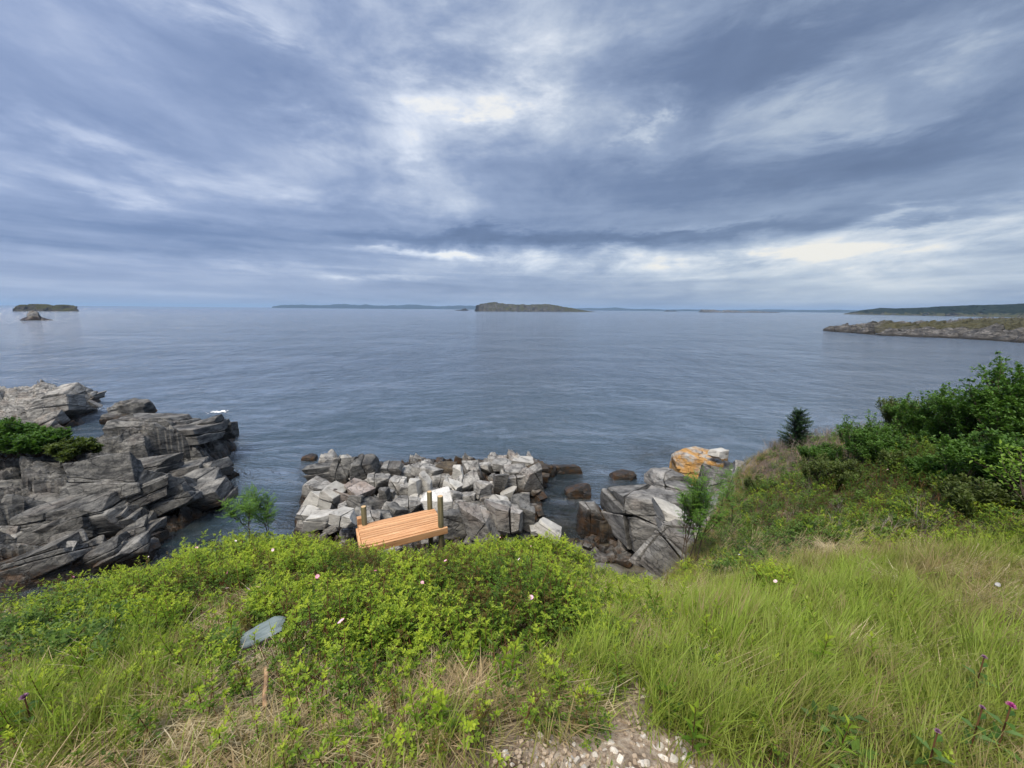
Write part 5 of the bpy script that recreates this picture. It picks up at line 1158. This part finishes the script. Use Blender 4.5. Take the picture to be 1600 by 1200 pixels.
# on single plants the instancer tint is 0, so the ramp is read from 0 upward by 'jit' alone
def solid_leaf(name, c0, c1, tip, tr=.38, spec=.25):
    m, n, out = material(name); jt = n.new('ShaderNodeAttribute', attribute_type='GEOMETRY', attribute_name='jit').outputs['Fac']; yg = n.new('ShaderNodeAttribute', attribute_type='GEOMETRY', attribute_name='young').outputs['Fac']
    o = n.new('ShaderNodeTexCoord').outputs['Object']; cl2 = n.mr(n.noise(o, 2.6, 3, .5), .35, .65)
    c_ = n.ramp(n.m('ADD', n.m('MULTIPLY', jt, .5), n.m('MULTIPLY', cl2, .5)), [(.1, c0), (.9, c1)]); c_ = n.mix(yg, c_, tip)
    p = principled(n, None, c_, .5, spec); t_ = n.new('ShaderNodeBsdfTranslucent'); n.put(t_.inputs[0], n.mix(1.0, c_, (1.0, 1.15, .5), 'MULTIPLY')); mx = n.new('ShaderNodeMixShader'); mx.inputs[0].default_value = tr
    n.t.links.new(p.outputs[0], mx.inputs[1]); n.t.links.new(t_.outputs[0], mx.inputs[2]); n.t.links.new(mx.outputs[0], out.inputs[0]); return m
M['rowan'] = solid_leaf('rowan_leaf', (.06, .13, .025), (.14, .27, .04), (.20, .34, .05))
M['alder'] = solid_leaf('alder_leaf', (.045, .105, .024), (.12, .23, .045), (.20, .34, .05))
M['olive'] = solid_leaf('dull_leaf', (.06, .085, .026), (.13, .17, .045), (.20, .25, .06))
M['near'] = solid_leaf('bright_leaf', (.12, .22, .03), (.22, .36, .05), (.30, .42, .06))
M['ndl'] = solid_leaf('needle_leaf', (.010, .028, .014), (.028, .065, .026), (.06, .12, .03), .12)
def at_px(u, v, z): q_ = W(u, v, z); return q_
def gpt(x, y, dz=0): return (x, y, float(ground_z(x, y)) + dz)
d_ = ray(400, 790); shrub('rowan_sapling', gpt(d_[0] / d_[1] * 5.55 + .12, 5.55), 11, 2, .95, .10, .032, 3, 'bright green young rowan standing alone against the water at left of the landing', 'sapling', M['rowan'], dep=2, pin=True, up=.4, young=.9, trunk_r=.009, stem_name='trunk')
d_ = ray(1092, 790); shrub('rowan_sapling', gpt(d_[0] / d_[1] * 6.35, 6.35), 22, 5, 1.35, .22, .034, 3, 'dark leafy young rowan in front of the pale slab and huge ribbed rock', 'sapling', M['rowan'], dep=2, pin=True, up=.35, young=.3, trunk_r=.012, stem_name='trunk')
d_ = ray(1140, 790); shrub('rowan_sapling', gpt(d_[0] / d_[1] * 7.8, 7.8), 23, 1, 1.5, .04, .036, 5, 'thin single stemmed rowan with an umbrella top on the bank edge', 'sapling', M['rowan'], dep=2, pin=True, up=.1, young=.2, trunk_r=.011, stem_name='trunk', kids=2)
# young spruce
def spruce(loc, h, seed, label):
    r_ = random.Random(seed); root = empty('young_spruce', loc, label, 'spruce'); w_, l_ = Veg(), Veg(); w_.tube((0, 0, -.1), (0, 0, h), .022, .003, 0, 6); z = .03 * h
    while z < h * .98:
        R_ = h * .40 * math.sqrt(max(0, 1 - ((z / h - .25) / .78) ** 2)) * r_.uniform(.6, 1.2) + .03
        for k in range(r_.choice((6, 7, 8))):
            a = r_.uniform(0, 6.28); d = rdir(a, r_.uniform(.0, .35) + .5 * z / h); b = np.array([0, 0, z + r_.uniform(-.02, .02)]); L = R_ * r_.uniform(.7, 1.1); w_.tube(b, b + d * L, .005, .002, 0, 3); n_ = int(L / .011)
            for i in range(n_):
                t_ = .12 + .88 * i / max(n_, 1)
                for s2 in range(3): l_.leaf(b + d * L * t_, d * .6 + np.array(rdir(r_.uniform(0, 6.28), r_.uniform(-.9, .9))) * (1.0 - .25 * t_), np.array([0, 0, 1.0]), .045 * (1.45 - .5 * t_), .013, .5 * t_ ** 3, .0, 0)
        z += .036
    o = bpy.data.objects.new('trunk', w_.build('trunk', [M['bark']])); COL.objects.link(o); o.parent = root; o = bpy.data.objects.new('needles', l_.build('needles', [M['ndl']])); COL.objects.link(o); o.parent = root
q_ = W(1240, 702, 4.35); spruce(gpt(q_[0], q_[1], -.05), 1.15, 5, 'small dark young spruce on the end of the bank above the sea')
# shrubs on the right hand bank
def by(u, y, dz=0):      # ground place on the line of sight column u at distance y
    d = ray(u, 700); x_ = d[0] / d[1] * y; return (x_, y, float(ground_z(x_, y)) + dz)
SH = [(1350, 8.6, 12, 1.15, .35, .055, 3, 'upright green bush in the middle of the brushwood on the bank', 'alder', 31), (1290, 9.4, 6, .65, .4, .05, 3, 'low green bush at the seaward edge of the brushwood', 'alder', 32),
      (1450, 8.2, 10, 1.05, .4, .055, 4, 'dark alder bush left of the tall thicket on the bank', 'alder', 33), (1505, 7.6, 10, 1.35, .4, .06, 4, 'dark alder bush at the left shoulder of the tall thicket', 'alder', 34),
      (1570, 6.9, 11, 1.75, .38, .065, 4, 'tall dark alder bush rising against the water at far right', 'alder', 35), (1660, 6.6, 11, 2.1, .4, .07, 4, 'tallest dark alder bush, cut off by the right edge of the view', 'alder', 36),
      (1540, 6.0, 9, 1.0, .5, .065, 4, 'alder bush in front of the tall thicket with lighter leaves', 'alder', 37), (1630, 5.4, 9, 1.2, .45, .07, 4, 'big leaved alder bush close to the right edge below the tall thicket', 'alder', 38),
      (1430, 7.2, 8, .62, .5, .05, 4, 'dull green bush below the brushwood', 'olive', 39), (1400, 9.6, 9, 1.0, .4, .05, 3, 'dull olive bush behind the upright green bush', 'olive', 40), (1480, 6.6, 8, .6, .6, .055, 4, 'low dark bush at the foot of the thicket', 'alder', 41),
      (1310, 8.0, 9, .85, .45, .05, 3, 'round green bush left of the upright bush at the edge of the brushwood', 'olive', 43), (1385, 8.0, 9, .9, .45, .05, 3, 'mid green bush just right of the upright bush', 'alder', 44), (1420, 9.0, 9, 1.1, .4, .05, 3, 'pale olive bush on the skyline between the upright bush and the thicket', 'olive', 45), (1200, 9.6, 5, .4, .5, .045, 3, 'small ragged bush just left of the young spruce', 'olive', 46), (1560, 5.2, 9, .75, .6, .055, 3, 'low spreading bush under the tall thicket at right', 'olive', 47),
      (1760, 5.2, 9, 2.0, .4, .075, 4, 'dark alder bush beyond the right edge', 'alder', 42)]
for (u, y, st_n, h, sp_, lf, nl, lb, mk, sdn) in SH:
    x_, y_, z_ = by(u, y); shrub('alder_bush' if mk == 'alder' else 'bush', (x_, y_, z_ - .1), sdn, st_n + 4, h * (.70 if u > 1550 else .84), sp_, lf, nl * 3, lb, 'bush', M[mk], dep=2, grp='bushes on the right hand bank', young=.35, up=.3)
x_, y_, z_ = by(1740, 3.6); shrub('alder_sapling', (x_, y_, z_), 51, 5, 1.0, .5, .055, 4, 'bright yellow green sprays reaching in from the right edge', 'sapling', M['near'], lean=(-.35, 0), dep=2, young=1.0, up=.1, kids=2)
# dark bushes on the headland
for (u, v, h, n_, sp_, lb, sdn) in ((20, 694, 1.25, 16, .7, 'broad dark green bush on top of the left headland, cut by the left edge', 61), (62, 696, 1.0, 12, .6, 'right half of the dark green scrub on the left headland', 62), (110, 699, .7, 9, .8, 'low separate olive bush on the headland turf right of the big scrub', 63), (-40, 692, 1.1, 12, .7, 'dark green bush on the headland just outside the left edge', 64)):
    p_ = W(u, v, 2.7); shrub('dense_bush', (p_[0], p_[1], 2.2), sdn, n_ * 2, h, sp_ * 1.2, .14, 7, lb, 'bush', M['olive'] if sdn == 63 else M['alder'], dep=2, grp='bushes on the left headland', trunk_r=.03, young=.15, up=.2)
x, y = rng.uniform(-34, -20, 5200), rng.uniform(17.5, 30, 5200); g = smooth(-23.4, -25.6, x + .45 * (y - 22)) * smooth(17.6, 19.5, y) * smooth(31, 28, y); k = rng.random(len(x)) < g; x, y = x[k], y[k]
scatter('headland_grass', protos_grass, np.stack([x, y, hz(x, y)], 1), rng.uniform(0, 6.3, len(x)), rng.normal(0, .2, (len(x), 2)), rng.uniform(.7, 1.5, len(x)), .20 + .22 * fbm(x * .5, y * .5, 0, 3, 91) + rng.normal(0, .12, len(x)), 'rough brown and green turf on the left headland', 'grass')

# ------------------------------------------------------------------ flowers
def blossom_mesh(r_=.032, pet=5):
    g = Veg()
    for k in range(pet):
        a = k * 2 * math.pi / pet; d = rdir(a, .35); c_ = d * r_; sd = np.array([-math.sin(a), math.cos(a), 0]); pts = [np.zeros(3), d * r_ * .6 - sd * r_ * .55, d * r_ - sd * r_ * .35, d * r_ * .93, d * r_ + sd * r_ * .35, d * r_ * .6 + sd * r_ * .55]
        g.add(pts, [[0, 1, 2, 3], [0, 3, 4, 5]], 0, .5, 0)
    for k in range(6): g.add([rdir(k * 1.05, .9) * r_ * .3, rdir(k * 1.05 + 1.05, .9) * r_ * .3, (0, 0, r_ * .25)], [[0, 1, 2]], 0, .5, 1)
    return g.build('blossom', [M['petal'], M['stamen']])
bm_ = [blossom_mesh(.030), blossom_mesh(.036), blossom_mesh(.026)]
roses = bpy.data.objects['wild_rose_cover']
FL = [(56, 900, 1.5), (80, 893, 1.2), (118, 907, .9), (352, 908, 1.2), (332, 925, .9), (347, 936, 1.2), (394, 932, .8), (374, 948, .9), (410, 967, 1.1), (326, 967, 1.0), (245, 872, .9), (360, 870, .9), (475, 857, .7), (547, 838, .8), (562, 832, .7), (507, 910, 1.1), (520, 992, 1.5), (618, 897, 1.1), (661, 918, .9),
      (752, 870, .8), (806, 886, 1.0), (845, 958, 1.1), (890, 875, .8), (834, 862, .7), (1195, 917, 1.2), (1036, 882, .8), (1275, 718, .8), (1262, 736, .7), (1421, 681, 1.0), (1360, 715, .8), (1440, 766, 1.0), (1378, 744, .7), (1500, 730, .8), (1243, 748, .7), (1350, 780, .7), (1310, 765, .7), (578, 905, .8), (300, 868, .8), (228, 880, .7), (268, 865, .8), (430, 880, .8), (152, 918, .7), (478, 950, .7), (1180, 780, .7), (1232, 772, .6), (15, 992, .9), (700, 890, .7), (790, 850, .6), (920, 868, .7), (1302, 735, .7)]
for i, (u, v, s2) in enumerate(FL):
    d = ray(u, v); dn_ = d / np.linalg.norm(d); A_ = rose_pts[:, :3] - np.array([0, 0, CAMZ]); tt = A_ @ dn_; off_ = np.linalg.norm(A_ - tt[:, None] * dn_, axis=1)
    c_ = np.where(off_ < .09)[0]
    if len(c_): j = c_[np.argmin(tt[c_])]; b_ = rose_pts[j, :3] + (0, 0, .15)
    else: b_ = hit(u, v) + (0, 0, .3)
    o = bpy.data.objects.new('blossom', bm_[i % 3]); COL.objects.link(o); o.parent = roses; o.location = tuple(b_); o.scale = (min(s2, 1.05) * .55,) * 3; o.rotation_euler = (random.uniform(.3, 1.2), random.uniform(-.4, .4), random.uniform(0, 6))
# thistles: stem, leaves, purple head
def thistle(u, v, h, label, col='thistle', sc=1.0):
    d = ray(u, v); p_ = hit(u, v); base = p_ * (1) ; back = -np.array([d[0], d[1], 0]) / np.hypot(d[0], d[1]); 
    for k in range(60):
        q_ = p_ + back * k * .02; gz = float(ground_z(q_[0], q_[1])); s_ = np.hypot(q_[0], q_[1]) / np.hypot(d[0], d[1]); zz = CAMZ + d[2] * s_
        if zz - gz > h: break
    root = empty('thistle', (q_[0], q_[1], gz), label, 'thistle'); g = Veg(); r_ = random.Random(int(u)); g.tube((0, 0, -.03), (.0, 0, h), .004, .003, 1, 4)
    for k in range(9): g.leaf(np.array([0, 0, h * (.1 + .09 * k)]), rdir(k * 2.4, .3), np.array([0, 0, 1.0]), .10 * (1.1 - .08 * k), .025, 0, .2)
    o = bpy.data.objects.new('stem', g.build('stem', [M['alder'], M['rose_stem']])); COL.objects.link(o); o.parent = root
    g = Veg()
    for k in range(70): g.leaf(np.array([0, 0, h + .0]), rdir(r_.uniform(0, 6.28), r_.uniform(.2, 1.5)), np.array([0, 0, 1.0]), .019 * sc, .005 * sc, 0, 0, 0)
    o = bpy.data.objects.new('flower_head', g.build('flower_head', [M[col]])); COL.objects.link(o); o.parent = root
m, n, out = material('clover_mauve'); principled(n, out, (.30, .16, .26, 1), .8, .1); M['mauve'] = m
thistle(1580, 1101, .27, 'bright pink thistle head in the grass near the lower right corner', 'thistle', .9); thistle(1536, 1102, .30, 'faded dusky thistle bud just left of the bright pink one', 'mauve', .6); thistle(1465, 1143, .26, 'dull mauve thistle head low in the grass at lower right', 'mauve', .65); thistle(1538, 1026, .3, 'small dark thistle bud in the grass at right', 'mauve', .7); thistle(38, 1089, .25, 'dusky pink thistle head in the dark herbs at lower left', 'mauve', 1.1)
# tall yellowish dock stalk rising at the far left lip and the dead stalk beside it
p_ = hit(212, 884); shrub('leafy_weed', gpt(p_[0], p_[1], .02), 71, 2, .42, .12, .05, 3, 'pale green weed standing above the roses in front of the left headland', 'weed', M['near'], dep=1, young=.5, up=.5, trunk_r=.005)
p_ = hit(343, 858); shrub('leafy_weed', gpt(p_[0], p_[1], .02), 72, 1, .36, .1, .05, 3, 'small pale weed standing above the roses left of the lone rowan', 'weed', M['near'], dep=1, young=.5, up=.5, trunk_r=.005)
g = Veg(); p_ = hit(243, 880); g.tube((0, 0, 0), (-.05, 0, .5), .004, .002, 0, 4); g.tube((-.05, 0, .5), (-.04, 0, .56), .009, .004, 1, 5)
o = bpy.data.objects.new('dead_stalk', g.build('dead_stalk', [M['bark'], M['straw']])); o.location = gpt(p_[0], p_[1]); COL.objects.link(o); tag(o, 'thin dead brown stalk standing up before the dark rocks at left', 'stalk')

# ------------------------------------------------------------------ things lying in the foreground
sl = rock_mesh('flat_stone', 77, (.24, .12, .03), 14, 6, 1, .02, .02, mat=None, strat=.02); m, n, out = material('blue_grey_slate'); o_ = n.new('ShaderNodeTexCoord').outputs['Object']
f1 = n.noise(n.mapv(o_, rot=(0, 0, .5), scale=(2, 14, 10)), 1.5, 7, .65, .8); principled(n, out, n.ramp(f1, [(.3, (.07, .095, .10)), (.5, (.14, .18, .19)), (.62, (.21, .25, .26)), (.72, (.38, .41, .41))]), .6, .3, f1, .5, .01); sl.data.materials[0] = m
p_ = hit(412, 1012); sl.location = gpt(p_[0], p_[1], .10); sl.rotation_euler = (.30, -.2, .45); COL.objects.link(sl); tag(sl, 'flat blue grey slate lying tilted among the rose leaves at left', 'stone')
b = bmesh.new(); p0, p1 = hit(417, 1062), hit(419, 1128); L_ = np.linalg.norm((p1 - p0)[:2]); r_ = bmesh.ops.create_cone(b, cap_ends=True, segments=10, radius1=.0125, radius2=.0105, depth=L_, matrix=Matrix.Rotation(math.pi / 2, 4, 'X'))
bmesh.ops.subdivide_edges(b, edges=[e for e in b.edges if e.calc_length() > L_ * .8], cuts=8)
for v_ in b.verts: v_.co.x += .006 * math.sin(v_.co.y * 14); v_.co.z += .004 * math.sin(v_.co.y * 23)
me = bpy.data.meshes.new('stick'); b.to_mesh(me); b.free(); m, n, out = material('peeled_stick'); o_ = n.new('ShaderNodeTexCoord').outputs['Object']; f1 = n.noise(n.mapv(o_, scale=(40, 6, 40)), 1, 5, .6); principled(n, out, n.ramp(f1, [(.35, (.24, .13, .07)), (.6, (.48, .31, .18)), (.75, (.60, .44, .28))]), .75, .2, f1, .5, .003); me.materials.append(m)
for f in me.polygons: f.use_smooth = True
o = bpy.data.objects.new('stick', me); c_ = (p0 + p1) / 2; o.location = (c_[0], c_[1], c_[2] + .085); o.rotation_euler = (-math.atan2((p1 - p0)[2], -L_) * 0 + math.atan2((p0 - p1)[2], L_), 0, math.atan2((p0 - p1)[1], (p0 - p1)[0]) - math.pi / 2); COL.objects.link(o); tag(o, 'short peeled brown stick lying on the flattened straw', 'stick')
# shells or bleached scraps
for (u, v, s2, lb) in ((1510, 956, .06, 'white curled birch scrap in the tall grass at right'), (1143, 893, .035, 'tiny white scrap on the grass at the edge of the bank')):
    o = rock_mesh('bark_scrap', int(u), (s2, s2 * .35, .012), 6, 5, 0, .05, 0, mat=M['rock_white']); p_ = hit(u, v); o.location = gpt(p_[0], p_[1] - .12, .26); o.rotation_euler = (.3, .1, .4); COL.objects.link(o); tag(o, lb, 'scrap')
# pebbles on the bare patch: pieces of the ground
def pebble_mat(name, lo, hi):
    m, n, out = material(name); o = n.new('ShaderNodeTexCoord').outputs['Object']; rd = n.new('ShaderNodeObjectInfo').outputs['Random']
    f = n.noise(n.vm('ADD', o, n.comb(n.m('MULTIPLY', rd, 40.0), 0.0, 0.0)), 3.0, 6, .65); c_ = n.ramp(f, [(.3, lo), (.7, hi)]); c_ = n.vm('SCALE', c_, scale=n.mr(rd, 0, 1, .75, 1.15))
    principled(n, out, c_, .8, .25, f, .3, .08); return m
M['peb'] = pebble_mat('pebble', (.42, .37, .31), (.68, .63, .56)); M['peb2'] = pebble_mat('grey_pebble', (.36, .33, .30), (.58, .55, .50)); M['grit'] = pebble_mat('grit_crumbs', (.20, .14, .095), (.46, .38, .29))
pm = [rock_mesh('pebble', 500 + k, (1, rs.uniform(.65, .95), rs.uniform(.5, .75)), 5, 9, 0, .05, 0, mat=M['peb'] if k % 3 else M['peb2']).data for k in range(12)]
def pebble(u, v, s2, dz=.0):
    p_ = hit(u, v); o = bpy.data.objects.new('pebble', pm[rs.integers(0, 12)]); o.scale = (s2,) * 3; o.location = (p_[0], p_[1], p_[2] + s2 * .25 + dz); o.rotation_euler = tuple(rs.uniform(-.6, .6, 2)) + (rs.uniform(0, 6),); COL.objects.link(o); o.parent = ground
for (u, v, s2) in ((823, 1136, .042), (844, 1150, .032), (850, 1156, .028), (860, 1152, .03), (829, 1178, .036), (836, 1184, .034), (911, 1184, .04), (921, 1172, .03), (901, 1190, .035), (951, 1138, .025), (954, 1148, .025), (1005, 1152, .032), (1007, 1096, .05), (960, 1160, .04), (988, 1162, .045), (970, 1175, .04), (1018, 1176, .06), (1030, 1172, .05), (1060, 1165, .055), (1070, 1180, .045), (1045, 1180, .04), (1078, 1190, .045), (1000, 1178, .05), (1052, 1190, .05), (1038, 1190, .04), (980, 1190, .035), (888, 1198, .03), (815, 1189, .025), (800, 1196, .02), (939, 1155, .03), (1012, 1190, .04), (870, 1196, .03), (740, 1196, .02), (1084, 1170, .03)): pebble(u, v, s2 * .78)
for k in range(220): u = rs.normal(960, 90); v = rs.uniform(1160, 1290); pebble(u, v, rs.uniform(.010, .032))
# crumbs of soil and grit too small to count
x, y = rng.uniform(-1.2, 1.2, 9000), rng.uniform(.7, 2.2, 9000); ba = patches(BARE, x, y, .06, s=5); k = rng.random(9000) < ba; x, y = x[k], y[k]; nP = len(x)
scatter('soil_crumbs', [rock_mesh('crumb', 700 + k2, (.02, .016, .012), 3, 5, 0, .05, 0, mat=M['grit']).data for k2 in range(4)], np.stack([x, y, ground_z(x, y) + .003], 1), rng.uniform(0, 6.3, nP), rng.normal(0, .4, (nP, 2)), rng.uniform(.25, 1.0, nP), rng.random(nP), 'loose grit and crumbs of soil on the bare patch', 'grit')
# ------------------------------------------------------------------ sea air
m = bpy.data.materials.new('sea_air'); m.use_nodes = True; m.node_tree.nodes.clear(); n = N(m.node_tree); out = n.new('ShaderNodeOutputMaterial')
pv = n.new('ShaderNodeVolumePrincipled'); pv.inputs['Color'].default_value = (.48, .70, 1.0, 1); pv.inputs['Density'].default_value = 8.5e-5; pv.inputs['Anisotropy'].default_value = 0.0
n.t.links.new(pv.outputs[0], out.inputs['Volume'])
hzv = np.array([(x, y, z) for x in (-50000, 50000) for y in (-50000, 50000) for z in (-7, 135)], float)
hf = [[0, 1, 3, 2], [4, 6, 7, 5], [0, 4, 5, 1], [2, 3, 7, 6], [0, 2, 6, 4], [1, 5, 7, 3]]
haze = mesh_np('haze', hzv, hf, m, False, True); tag(haze, kind='stuff')
